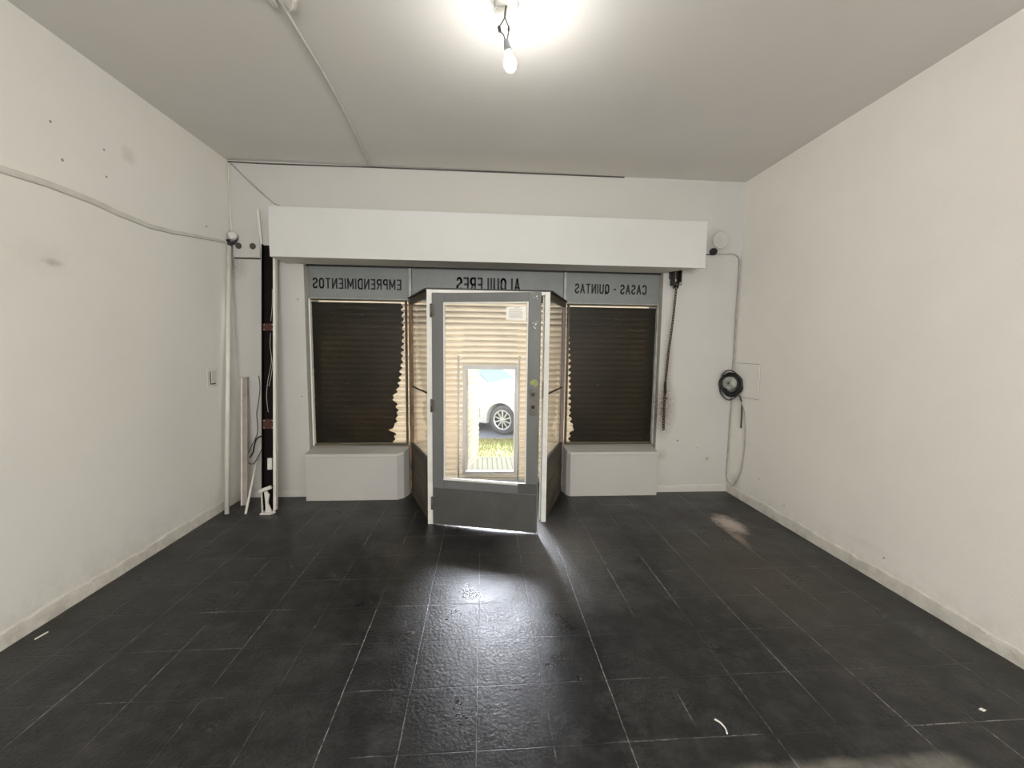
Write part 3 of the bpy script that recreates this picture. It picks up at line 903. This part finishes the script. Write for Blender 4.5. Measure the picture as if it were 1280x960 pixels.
wl_ = MB().tube([(.075, 2.19, H - .010), (.045, 2.195, H - .022), (.058, 2.19, H - .045), (.088, 2.185, H - .036), (.103, 2.182, H - .014)], .003, 8)
sub(wl_, 'spare_wire', 'cablewhite', bp)
ax = Vector((.020, -.002, -.10)).normalized()
sub(MB().lathe([(0, 0), (.011, 0), (.013, .004), (.0165, .035), (.019, .05), (.019, .056), (0, .058)], (.104, 2.179, 3.062), ax, 24), 'socket', 'socket', bp)
bo = Vector((.104, 2.179, 3.062)) + ax * .056
sub(MB().lathe([(.0, 0), (.0165, 0), (.018, .012), (.024, .03), (.0295, .048), (.030, .062), (.026, .078), (.016, .089), (0, .094)], bo, ax, 28), 'bulb', 'bulb', bp)

# broken mounting remains and cable on the ceiling
cc = MB().tube([(-1.018, 2.20, H - .007), (-1.015, 2.45, H - .006), (-1.010, 2.80, H - .009), (-1.018, 3.10, H - .006), (-1.045, 3.6, H - .007), (-1.085, 4.125, H - .007)], .0075, 8)
tag(cc.build('ceiling_cable', 'cablewhite'), 'white cable painted over, running straight across the ceiling to the street wall', 'cable')
br = empty('ceiling_bracket', (-1.02, 2.27, H))
tag(br, 'broken white fitting stub at the near end of the ceiling cable', 'fitting')
b = MB().box((-1.065, 2.20, H - .022), (-1.035, 2.285, H - .0005)); sub(b, 'clip', 'ceramic', br, .003)
b = MB().tube([(-.985, 2.31, H - .010), (-.955, 2.27, H - .028), (-.925, 2.22, H - .02)], .010, 8); sub(b, 'tube_stub', 'pvc', br)
tag(MB().tube([(-2.385, YB - .006, 3.222), (-2.2, YB - .007, 3.219), (-1.99, YB - .006, 3.218), (-1.60, YB - .007, 3.221), (-1.085, YB - .006, 3.226), (-.4, YB - .006, 3.229), (.5, YB - .006, 3.232), (1.392, YB - .006, 3.234)], .006, 8).build('corner_cable', 'cabledark'),
    'thin dark cable along the joint of ceiling and street wall', 'cable')
tag(MB().tube([(-2.363, YB - .008, 3.212), (-2.30, YB - .006, 3.150), (-2.225, YB - .006, 3.075), (-2.144, YB - .006, 3.00), (-2.06, YB - .006, 2.925), (-1.982, YB - .006, 2.860), (-1.93, YB - .006, 2.835), (-1.88, YB - .006, 2.72)], .0062, 8).build('sloping_cable', 'cablegrey'),
    'grey cable sloping from the ceiling corner down to the shutter box', 'cable')
tag(MB().tube([(-2.372, YB - .006, 3.21), (-2.382, YB - .010, 3.05), (-2.384, YB - .008, 2.86), (-2.378, YB - .010, 2.7), (-2.376, YB - .012, 2.60)], .005, 8).build('upright_cable', 'cablewhite'),
    'painted over cable down the left corner to the round ceramic knob', 'cable')

# two cables sagging along the left wall
up = [(.6, 2.36), (1.4, 2.375), (2.281, 2.402), (2.506, 2.414), (2.759, 2.410), (2.95, 2.392), (3.189, 2.382), (3.40, 2.398), (3.621, 2.430), (4.006, 2.476), (4.09, 2.484)]
pts = []
for (ya, za), (yb_, zb_) in zip(up, up[1:]):
    for k in range(6):
        t = k / 6
        t2 = t * t * (3 - 2 * t) * .35 + t * .65
        pts.append((ya + (yb_ - ya) * t, za + (zb_ - za) * t2))
pts.append(up[-1])
b = MB()
rows = []
rq = random.Random(4)
for y, z in pts:
    hgt = .034 - .016 * max(0, (y - 2.9) / 1.2)
    j = rq.uniform(-.0012, .0012)
    rows.append([b.bm.verts.new(p) for p in ((XL - .002, y, z + .003), (XL + .004, y, z + .002), (XL + .007 + j, y, z - .004), (XL + .008, y, z - hgt * .6), (XL + .016 + j, y, z - hgt * .8), (XL + .015, y, z - hgt), (XL + .004, y, z - hgt - .003), (XL - .002, y, z - hgt - .003))])
for A, B in zip(rows, rows[1:]):
    for k in range(8):
        b.bm.faces.new((A[k], A[(k + 1) % 8], B[(k + 1) % 8], B[k]))
b.bm.faces.new(rows[0]); b.bm.faces.new(rows[-1][::-1])
tag(b.build('wall_cable', 'cablewhite'), 'flat white cable painted over, sagging along the left wall', 'cable')

# ceramic knob with black cable knot in the left corner
kn = empty('ceramic_knob', (-2.36, 4.06, 2.53))
tag(kn, 'round white ceramic knob wrapped with black cable in the left corner', 'insulator')
kd = Vector((.45, -.86, .1)).normalized()
sub(MB().lathe([(0, 0), (.035, 0), (.040, .012), (.038, .035), (.030, .046), (.0, .05)], Vector((-2.352, 4.105, 2.535)), kd, 24), 'knob', 'ceramic', kn)
kc = MB()
for i, (r, dz) in enumerate(((.05, 0), (.044, -.012), (.05, -.02))):
    c0 = Vector((-2.362 - .006 * i, 4.096, 2.528 + dz))
    u = kd.cross(Vector((0, 0, 1))).normalized(); v = kd.cross(u)
    kc.tube([c0 + r * (math.cos(a) * u + math.sin(a) * v) for a in [PI * .15 + 1.45 * PI * k / 12 for k in range(13)]], .006, 6)
kc.tube([(-2.375, 4.08, 2.50), (-2.372, 4.075, 2.47), (-2.365, 4.085, 2.435)], .011, 6)
kc.tube([(-2.345, 4.085, 2.49), (-2.352, 4.085, 2.46), (-2.36, 4.085, 2.43)], .006, 6)
sub(kc, 'cable_knot', 'cableblack', kn)

# panel with two dark round vents
vp = empty('vent_panel', (-2.25, YB, 2.345))
tag(vp, 'white panel with two round dark vents in the left corner', 'panel')
sub(MB().box((-2.372, YB - .014, 2.352), (-2.126, YB - .0005, 2.64)), 'board', 'wall_back', vp, .002)
sub(MB().box((-2.365, YB - .010, 2.338), (-2.128, YB - .0005, 2.350)), 'slot', 'hole', vp)
for x in (-2.318, -2.190):
    sub(MB().lathe([(0, .004), (.024, .004), (.027, .006), (.029, .003), (.029, 0)], (x, YB - .014, 2.457), (0, -1, 0), 24), 'vent', 'hole', vp)

# leaning conduit pipe in the left corner
pp = MB().tube([(-2.296, 3.716, 0.004), (-2.372, 4.075, 2.44)], .0195, 14, smooth=0)
tag(pp.build('conduit_pipe', 'pvc'), 'tall white plastic pipe leaning in the left corner', 'pipe')

# short lamp housing standing in the corner
def leaning(base, top, width, mtx_only=False):
    """frame whose local z runs from base to top, x roughly along the wall"""
    b_, t_ = Vector(base), Vector(top)
    z = (t_ - b_).normalized()
    x = Vector((1, 0, 0)); x = (x - z * x.dot(z)).normalized()
    y = z.cross(x)
    m = Matrix((x, y, z)).transposed().to_4x4()
    m.translation = b_
    return m, (t_ - b_).length
hm, hl = leaning((-2.246, 3.893, .012), (-2.312, 4.108, 1.20), .06)
hs = empty('lamp_housing'); hs.matrix_world = hm
tag(hs, 'short grimy white strip lamp housing leaning beside the corner pipe', 'lamp housing')
MB().box((-.028, -.006, 0), (-.014, .022, hl)).build('pale_edge', 'pvc', hs, .002)
MB().box((-.014, 0, 0), (.028, .022, hl)).build('body', 'tubeside', hs, .003)
MB().box((-.030, -.008, hl), (.030, .024, hl + .012)).build('end_cap', 'cablegrey', hs, .002)

# thin stick leaning on the wall
tag(MB().tube([(-2.131, 3.709, .006), (-2.172, 3.92, .25), (-2.206, 4.09, .445)], .0105, 10, smooth=0).build('plastic_stick', 'pvc'),
    'short thin white stick leaning in front of the grey wire', 'stick')

# long dark channel leaning under the shutter box
cm, cl = leaning((-1.952, 3.775, .012), (-2.004, 4.070, 2.462), .11)
ch = empty('metal_channel'); ch.matrix_world = cm
tag(ch, 'tall dark maroon channel with a white rim leaning at the end of the shutter box', 'channel')
MB().box((-.058, .018, 0), (.052, .030, cl)).build('back_plate', 'maroon', ch)
MB().box((-.0625, -.024, 0), (-.058, .030, cl)).build('dark_flange', 'maroon', ch)
MB().box((.040, -.026, .0), (.064, .017, cl - .12)).build('white_flange', 'pvc', ch, .003)
def br_(z0, z1):
    o = MB().box((-.058, -.010, z0), (.040, .018, z1)).build('spacer', 'redbrown', ch, .002)
    for x in (-.046, .028):
        for z in (z0 + .012, z1 - .012):
            MB().lathe([(0, .005), (.005, .004), (.006, 0)], (x, -.010, z), (0, -1, 0), 8).build('screw', 'steel', o)
br_(1.655, 1.725); br_(.745, .835)
MB().box((-.022, -.004, .37), (.018, .018, .475)).build('white_block', 'ceramic', ch, .003)
ww = MB()
ww.tube([(.020, .008, 2.05), (.018, .010, 1.90), (.006, .006, 1.75)], .0018, 5)
ww.tube([(.004, .006, 1.64), (.000, .004, 1.52), (.012, .004, 1.42), (.006, .006, 1.33), (-.02, .008, 1.20), (-.034, .010, 1.05), (-.02, .010, .90)], .0018, 5)
ww.tube([(.012, .006, 1.42), (.020, .006, 1.34), (.012, .004, 1.25), (-.012, .006, 1.14)], .0018, 5)
ww.build('thin_wire', 'cablewhite', ch)
tag(MB().prism([(-2.137, 2.80), (-2.117, 2.80), (-2.096, 2.44), (-2.080, 1.2), (-2.062, .005), (-2.088, .005), (-2.101, 1.2), (-2.116, 2.44)], 1, 0, .010)
    .xf(Matrix.Translation((0, 4.125, 0)) @ Matrix(((1, 0, 0, 0), (0, 1, .0, 0), (0, 0, 1, 0), (0, 0, 0, 1)))).build('wooden_batten', 'frame', bevel=.002),
    'thin white batten upright on the wall, left of the dark channel', 'batten')

# wires dangling beside the channel
tag(MB().tube([(-2.146, 4.05, 1.23), (-2.135, 4.04, 1.19), (-2.127, 4.03, 1.12), (-2.136, 4.03, 1.04), (-2.15, 4.03, .961), (-2.168, 4.03, .86), (-2.165, 4.03, .74), (-2.178, 4.03, .65), (-2.235, 4.02, .533), (-2.272, 4.02, .438), (-2.250, 4.01, .385), (-2.204, 4.01, .385), (-2.16, 4.02, .46), (-2.10, 4.03, .60)], .0042, 6).build('loose_wire', 'cabledark'),
    'thin grey wire dangling in a loop beside the dark channel', 'wire')
tag(MB().tube([(-2.05, 4.03, .645), (-2.10, 4.02, .652), (-2.164, 4.02, .632), (-2.193, 4.02, .575), (-2.212, 4.02, .49), (-2.245, 4.02, .44)], .007, 8).build('loose_wire', 'cableblack'),
    'short thick black wire curving out of the dark channel', 'wire')

# broken white bracket on the floor
bk = empty('plastic_bracket', (-1.95, 3.73, 0))
tag(bk, 'broken white plastic bracket standing on the floor against the channel', 'bracket')
sub(MB().prism([(-1.998, 3.688), (-1.905, 3.684), (-1.880, 3.735), (-1.985, 3.742)], 2, .001, .016), 'base_plate', 'pvc', bk, .002)
b = MB()
b.prism([(-1.956, .016), (-1.905, .016), (-1.935, .10), (-1.921, .175), (-1.946, .215), (-1.962, .205), (-1.956, .12)], 1, 3.705, 3.728)
sub(b, 'bent_arm', 'pvc', bk, .003)
sub(MB().box((-1.990, 3.706, .016), (-1.982, 3.722, .205)), 'rod', 'pvc', bk)
sub(MB().tube([(-2.000, 3.712, .206), (-1.965, 3.714, .226), (-1.93, 3.718, .238), (-1.905, 3.722, .248)], .017, 10), 'top_arm', 'pvc', bk)
sub(MB().tube([(-1.905, 3.72, .012), (-1.888, 3.735, .03), (-1.884, 3.742, .055), (-1.895, 3.742, .07)], .006, 8), 'hook', 'pvc', bk)

# light switch on the left wall
sw = empty('wall_switch', (XL, 3.768, 1.232))
tag(sw, 'small white switch with a loose dark edge on the left wall', 'switch')
sub(MB().box((XL + .0002, 3.705, 1.150), (XL + .004, 3.835, 1.315)), 'back_box', 'wall_left', sw, .002)
sub(MB().box((XL + .004, 3.738, 1.172), (XL + .0065, 3.806, 1.290)), 'dark_gap', 'cabledark', sw)
sub(MB().box((XL + .0065, 3.746, 1.183), (XL + .014, 3.806, 1.290)), 'cover', 'pvc', sw, .002)

# ------------------------------------------------------------------ right side: chain, cables, coil
chn = empty('chain_hoist', (1.945, 4.06, 2.31))
tag(chn, 'greasy black chain hanging from the shutter pulley', 'chain')
g_ = MB()
g_.box((1.905, 4.03, 2.18), (1.918, 4.12, 2.335)).box((1.972, 4.03, 2.20), (1.984, 4.12, 2.335)).box((1.90, 4.10, 2.25), (1.99, YB - .001, 2.335))
sub(g_, 'hanger_bracket', 'iron', chn, .002)
sub(MB().lathe([(0, -.027), (.016, -.027), (.040, -.020), (.040, -.014), (.030, -.006), (.030, .006), (.040, .014), (.040, .020), (.016, .027), (0, .027)], (1.945, 4.07, 2.185), (1, -.25, 0), 24), 'pulley', 'iron', chn)
sub(MB().lathe([(0, 0), (.020, 0), (.022, .006), (.010, .014), (0, .014)], (1.978, 4.045, 2.195), (.5, -1, 0), 16), 'pulley_cap', 'steel', chn)
sub(MB().tube([(1.925, 4.05, 2.335), (1.922, 4.05, 2.26), (1.930, 4.05, 2.21)], .008, 8), 'pipe_end', 'steel', chn)
path = [Vector(p) for p in ((1.944, 4.06, 2.15), (1.940, 4.07, 1.99), (1.935, 4.08, 1.829), (1.921, 4.085, 1.65), (1.910, 4.09, 1.504), (1.898, 4.09, 1.30), (1.893, 4.095, 1.176), (1.896, 4.10, .926), (1.899, 4.10, .69))]
cum = [0]
for a, c in zip(path, path[1:]): cum.append(cum[-1] + (c - a).length)
def on_path(d):
    for i in range(len(path) - 1):
        if d <= cum[i + 1] or i == len(path) - 2:
            t = (d - cum[i]) / (cum[i + 1] - cum[i])
            return path[i].lerp(path[i + 1], t), (path[i + 1] - path[i]).normalized()
cb = MB()
d, i = 0.0, 0
while d < cum[-1]:
    p, tdir = on_path(d)
    side = Vector((1, .4, 0)) if i % 2 else Vector((-.4, 1, 0))
    side = (side - tdir * side.dot(tdir)).normalized()
    cb.tube([p + tdir * (.020 * math.sin(a)) + side * (.0105 * math.cos(a)) for a in [2 * PI * k / 10 for k in range(10)]], .0042, 6, closed=True, smooth=0)
    d += .0285; i += 1
sub(cb, 'chain_links', 'iron', chn)
sub(MB().tube([(1.889, 4.086, 1.19), (1.894, 4.092, 1.13), (1.898, 4.092, 1.07)], .013, 8), 'chain_knot', 'iron', chn)
sub(MB().tube([(1.870, 4.09, 1.015), (1.9, 4.088, 1.025), (1.922, 4.092, 1.015)], .006, 6), 'chain_hook', 'iron', chn)

# black knot of wires in the broken plaster
kb = empty('wire_knot', (2.345, YB, 2.525))
tag(kb, 'small ball of black wire in broken plaster at the right end of the shutter box', 'wire')
q = MB()
rk = random.Random(12)
for j in range(10):
    u = Vector((rk.uniform(-1, 1), rk.uniform(-.5, .5), rk.uniform(-1, 1))).normalized(); v = u.cross(Vector((.3, 1, .2))).normalized(); rr = rk.uniform(.018, .034)
    q.tube([Vector((2.345, YB - .032, 2.532)) + rr * (math.cos(a) * u + math.sin(a) * v) for a in [2 * PI * k / 10 for k in range(10)]], .0055, 6, closed=True, smooth=1)
q.tube([(2.345, YB - .02, 2.51), (2.32, YB - .012, 2.505), (2.24, YB - .012, 2.508)], .005, 6)
q.lathe([(0, -.02), (.014, -.015), (.02, 0), (.014, .015), (0, .02)], (2.345, YB - .032, 2.532), (0, 0, 1), 12)
sub(q, 'wire_ball', 'cableblack', kb)
sub(MB().lathe([(0, 0), (.088, 0), (.084, .006), (.070, .008), (.066, .004), (0, .004)], (2.43, YB - .0005, 2.655), (0, -1, 0), 28), 'blanking_disc', 'wall_back', kb)
tag(MB().tube([(2.375, YB - .008, 2.512), (2.43, YB - .007, 2.520), (2.476, YB - .008, 2.517), (2.561, YB - .007, 2.522), (2.612, YB - .009, 2.503), (2.640, YB - .012, 2.448), (2.644, YB - .012, 2.26), (2.642, YB - .012, 2.05), (2.640, YB - .014, 1.848), (2.643, YB - .014, 1.427), (2.635, YB - .02, 1.29)], .0075, 8).build('corner_lead', 'cablegrey'),
    'grey lead running from the wire knot down the right corner to the coil', 'cable')

cp = MB().box((XR - .007, 3.727, 1.058), (XR - .0005, 4.098, 1.395)).build('cover_plate', 'wall_right', bevel=.002)
gq = MB()
for ya, za, yb_, zb_ in ((3.722, 1.053, 3.727, 1.40), (3.727, 1.395, 4.10, 1.40), (3.727, 1.053, 4.10, 1.058)):
    gq.box((XR - .003, ya, za), (XR - .0004, yb_, zb_))
gq.build('shadow_gap_strip', 'cablegrey', cp)  # grey strips put in for the shadow gap round the plate
tag(cp, 'square white cover plate on the right wall behind the coil', 'plate')
mt = empty('junction_box', (2.600, 4.085, 1.17))
tag(mt, 'round grey metal box in the right corner inside the coil of cable', 'junction box')
dv = Vector((-.70, -.70, .02)).normalized()
bc = Vector((2.572, 4.058, 1.19))
sub(MB().lathe([(0, -.03), (.068, -.03), (.070, .02), (.066, .035), (.045, .042), (.02, .042), (.018, .050), (0, .050)], bc, dv, 28), 'box_body', 'boxmetal', mt)
sub(MB().lathe([(0, .050), (.012, .050), (.012, .056), (0, .056)], bc, dv, 16), 'knockout_screw', 'lock', mt)
co = MB()
u = dv.cross(Vector((0, 0, 1))).normalized(); v = dv.cross(u)
if v.z < 0: v = -v
rc = random.Random(21)
for j in range(13):
    ph = rc.uniform(0, 6.28); ex = rc.uniform(.076, .105); ez = rc.uniform(.090, .128)
    cx_ = bc + dv * rc.uniform(-.028, .030) - u * rc.uniform(-.004, .026) + v * rc.uniform(-.050, .004)
    wob = rc.uniform(.03, .13)
    co.tube([cx_ + u * (ex * math.cos(a) * (1 + wob * math.sin(3 * a + ph))) + v * (ez * math.sin(a) * (1 + wob * .6 * math.cos(2 * a + ph))) for a in [2 * PI * k / 18 for k in range(18)]], .0058, 7, closed=True, smooth=1)
coil = co.build('cable_coil', 'cableblack')
MB().tube([(2.618, 4.0, 1.10), (2.644, 3.965, 1.02), (2.649, 3.955, .90), (2.650, 3.953, .735)], .0065, 8).build('cable_end', 'cableblack', coil)
tag(coil, 'tangled coil of black cable hung round the metal box in the right corner', 'cable coil')
tag(MB().tube([(2.612, 4.085, 1.045), (2.643, 4.128, .98), (2.644, 4.132, .75), (2.643, 4.132, .476), (2.640, 4.128, .28), (2.638, 4.122, .16), (2.643, 4.080, .112), (2.647, 4.022, .100), (2.649, 3.97, .16), (2.651, 3.907, .285), (2.652, 3.882, .42), (2.652, 3.873, .586), (2.652, 3.885, .75), (2.650, 3.925, .93), (2.640, 3.985, 1.035)], .0055, 8).build('looped_lead', 'cablegrey'), 'grey lead sagging in a long loop from the coil down to the skirting', 'cable')

# ------------------------------------------------------------------ scraps on the floor
tag(rebase(MB().tube([(.971, 1.496, .004), (.985, 1.478, .006), (.992, 1.455, .004), (.986, 1.432, .004)], .0035, 6).build('paper_scrap', 'paper'), (.985, 1.46, 0)), 'curved sliver of white scrap on the near floor', 'scrap')
tag(rebase(MB().prism([(-2.305, 2.140), (-2.298, 2.136), (-2.288, 2.192), (-2.296, 2.196)], 2, .001, .005).build('paint_chip', 'paper'), (-2.297, 2.166, 0)), 'white paint chip on the floor by the left wall', 'scrap')
tag(rebase(MB().prism([(2.150, 1.478), (2.158, 1.466), (2.174, 1.470), (2.166, 1.482)], 2, .001, .005).build('paint_chip', 'paper'), (2.161, 1.473, 0)), 'white paint chip on the floor at the lower right', 'scrap')

# ------------------------------------------------------------------ outside: pavement, grass, road, parked car
struct(MB().box((-6, YF - .02, -.25), (7, 5.74, -.05)).build('pavement', 'pave'), 'ribbed tile pavement outside the wicket', 'pavement')
gb = MB()
A = [gb.bm.verts.new(p) for p in ((-6, 5.74, -.06), (7, 5.74, -.06), (7, 7.72, -.235), (-6, 7.72, -.235), (-6, 5.74, -.5), (7, 5.74, -.5), (7, 7.72, -.5), (-6, 7.72, -.5))]
for f in ((0, 1, 2, 3), (4, 7, 6, 5), (0, 4, 5, 1), (1, 5, 6, 2), (2, 6, 7, 3), (3, 7, 4, 0)):
    gb.bm.faces.new([A[i] for i in f])
struct(gb.build('verge', 'soil'), 'sloping verge of dry soil beside the pavement', 'ground')
gr = MB()
rr = random.Random(5)
for i in range(9000):
    x, y = rr.uniform(-1.6, 2.0), rr.uniform(5.76, 7.70)
    z = -.06 - .175 * (y - 5.74) / 1.98
    a = rr.uniform(0, PI); h = rr.uniform(.02, .055); wv = rr.uniform(.003, .007)
    lx, ly = rr.uniform(-.025, .025), rr.uniform(-.025, .025)
    gr.quad((x - wv * math.cos(a), y - wv * math.sin(a), z - .004), (x + wv * math.cos(a), y + wv * math.sin(a), z - .004), (x + lx, y + ly, z + h))
tag(gr.build('grass', 'grass'), 'short yellowing grass between pavement and car', 'grass', kind='stuff')
struct(MB().box((-40, 7.72, -.45), (40, 60, -.245)).build('road', 'road'), 'pale street surface beyond the verge', 'road')

def make_car():
    yaw = math.radians(-30)
    near_front = Vector((.385, 8.12))
    R_ = Matrix.Rotation(yaw, 2)
    c0 = near_front - R_ @ Vector((1.27, -.80))
    car = empty('car', (c0.x, c0.y, -.245), yaw)
    tag(car, 'white hatchback parked on the street outside the wicket', 'car')
    Wd = .80
    wr = .345            # arch radius
    zc = .30
    def arch(cx, rev):
        pts = [(cx + wr * math.cos(a), zc + wr * math.sin(a)) for a in [PI * k / 12 for k in range(13)]]
        return pts if rev else pts[::-1]
    low = [(-2.02, .28), (-1.27 - wr - .02, .22)] + arch(-1.27, False) + [(-1.27 + wr + .02, .20), (1.27 - wr - .02, .20)] + arch(1.27, False) + [(1.27 + wr + .02, .22), (1.93, .26)]
    top = [(2.00, .42), (1.98, .62), (1.88, .74), (1.55, .88), (1.10, .985), (.85, 1.02), (-1.30, 1.02), (-1.90, .96), (-2.05, .80), (-2.06, .45)]
    prof = low + top
    b = MB()
    n = len(prof)
    rings = []
    for y, sx, sz in ((-Wd, .975, .0), (-Wd * .86, 1.0, .012), (0, 1.012, .03), (Wd * .86, 1.0, .012), (Wd, .975, .0)):
        ring = []
        for x, z in prof:
            zz = z + (sz if z > .7 else 0)
            if abs(y) >= Wd * .99:
                yy = y - math.copysign(.05 * max(0, (z - .6) / .45) + .03 * max(0, (.45 - z) / .3), y)
            else:
                yy = y
            ring.append(b.bm.verts.new((x * sx, yy, zz)))
        rings.append(ring)
    for A, B in zip(rings, rings[1:]):
        for i in range(n):
            b.bm.faces.new((A[i], A[(i + 1) % n], B[(i + 1) % n], B[i])).smooth = False
    for ring, fl in ((rings[0], 0), (rings[-1], 1)):
        b.bm.faces.new(ring if fl else ring[::-1])
    b.build('body', 'carwhite', car)
    # cabin: pillars and roof as one white shell with glass set just proud
    def cab(y, t):
        return [(.86, 1.0), (.20, 1.44), (-.20, 1.50), (-1.10, 1.46), (-1.72, 1.02)]
    g = MB()
    ys = ((-.76, -.58), (.76, .58))
    L0 = [(.92, -.72, 1.0), (.16, -.58, 1.46), (-.25, -.56, 1.51), (-1.15, -.56, 1.47), (-1.80, -.72, 1.0)]
    A = [g.bm.verts.new(p) for p in L0]
    B = [g.bm.verts.new((x, -y, z)) for x, y, z in L0]
    for i in range(4):
        g.bm.faces.new((A[i], A[i + 1], B[i + 1], B[i]))
    g.bm.faces.new(A); g.bm.faces.new(B[::-1]); g.bm.faces.new((A[4], A[0], B[0], B[4]))
    g.build('cabin', 'carwhite', car, .03)
    ws = MB()
    def lerp(a, b2, t): return Vector(a).lerp(Vector(b2), t)
    a0, a1 = Vector(L0[0]), Vector(L0[1])
    nrm = Vector((.52, 0, .85)) * .006
    q0, q1 = a0.lerp(a1, .04) + nrm, a0.lerp(a1, .93) + nrm
    q0.y += .05; q1.y += .05
    ws.quad(q0, q1, Vector((q1.x, -q1.y, q1.z)), Vector((q0.x, -q0.y, q0.z)))
    w_ = ws.build('windscreen', 'carglass', car)
    so = w_.modifiers.new('thick', 'SOLIDIFY'); so.thickness = .008
    for sgn in (-1, 1):
        sg = MB()
        def pt(x, t): return Vector((x, sgn * (.72 - .148 * t + .006), 1.03 + .40 * t))
        sg.quad(pt(.70, 0.02), pt(.14, .93), pt(-.42, .97), pt(-.42, 0.02))
        sg.quad(pt(-.50, 0.02), pt(-.50, .97), pt(-1.08, .90), pt(-1.45, 0.02))
        so = sg.build('side_window', 'carglass', car).modifiers.new('thick', 'SOLIDIFY'); so.thickness = .006
        m_ = MB().lathe([(0, -.10), (.05, -.09), (.075, -.02), (.07, .03), (.03, .05), (0, .05)], (.52, sgn * .87, 1.06), (-.2, sgn * 1.0, 0), 16)
        m_.xf(Matrix.Identity(4)).build('mirror', 'mirror', car)
        for xx in (.62, -.48):
            se = MB()
            se.tube([(xx + .04, sgn * (Wd - .022), .96), (xx - .0, sgn * (Wd + .001), .70), (xx - .03, sgn * (Wd + .0005), .42), (xx - .02, sgn * (Wd - .010), .27)], .004, 5)
            se.build('door_seam', 'arch', car)
        hl_ = MB().lathe([(0, 0), (.13, 0), (.10, .04), (0, .05)], (1.80, sgn * .62, .70), (.8, sgn * .5, .2), 18)
        hl_.build('headlamp', 'rim', car)
    MB().box((-1.9, -Wd + .12, .16), (1.85, Wd - .12, .40)).build('underbody', 'arch', car)
    for cx in (-1.27, 1.27):
        ab = MB().lathe([(0, -.62), (wr - .004, -.62), (wr - .004, .62), (0, .62)], (cx, 0, zc), (0, 1, 0), 32)
        ab.build('wheel_well', 'arch', car)
        for sgn in (-1, 1):
            wq = empty('wheel', (cx, sgn * (Wd - .10), zc)); wq.parent = car
            ax_ = (0, sgn, 0)
            MB().lathe([(.195, -.09), (.27, -.10), (.298, -.08), (.302, -.04), (.302, .05), (.295, .085), (.265, .10), (.205, .09), (.195, .07), (.195, -.09)], (0, 0, 0), ax_, 36).build('tyre', 'tyre', wq)
            rm = MB().lathe([(.196, .088), (.203, .092), (.203, .06), (.182, .062), (.178, .082), (.196, .088)], (0, 0, 0), ax_, 36)
            rm.lathe([(0, .092), (.035, .090), (.042, .07), (.042, .05), (0, .05)], (0, 0, 0), ax_, 20)
            for k in range(10):
                an = 2 * PI * k / 10
                mm = Matrix.Rotation(an, 4, 'Y')
                y0, y1 = sorted((sgn * .066, sgn * .086))
                rm.box((-.013, y0, .03), (.013, y1, .19), mm)
            rm.build('rim', 'rim', wq)
            MB().lathe([(0, .02), (.19, .02), (.19, .03), (0, .03)], (0, 0, 0), ax_, 24).build('brake_disc', 'arch', wq)
    return car
make_car()
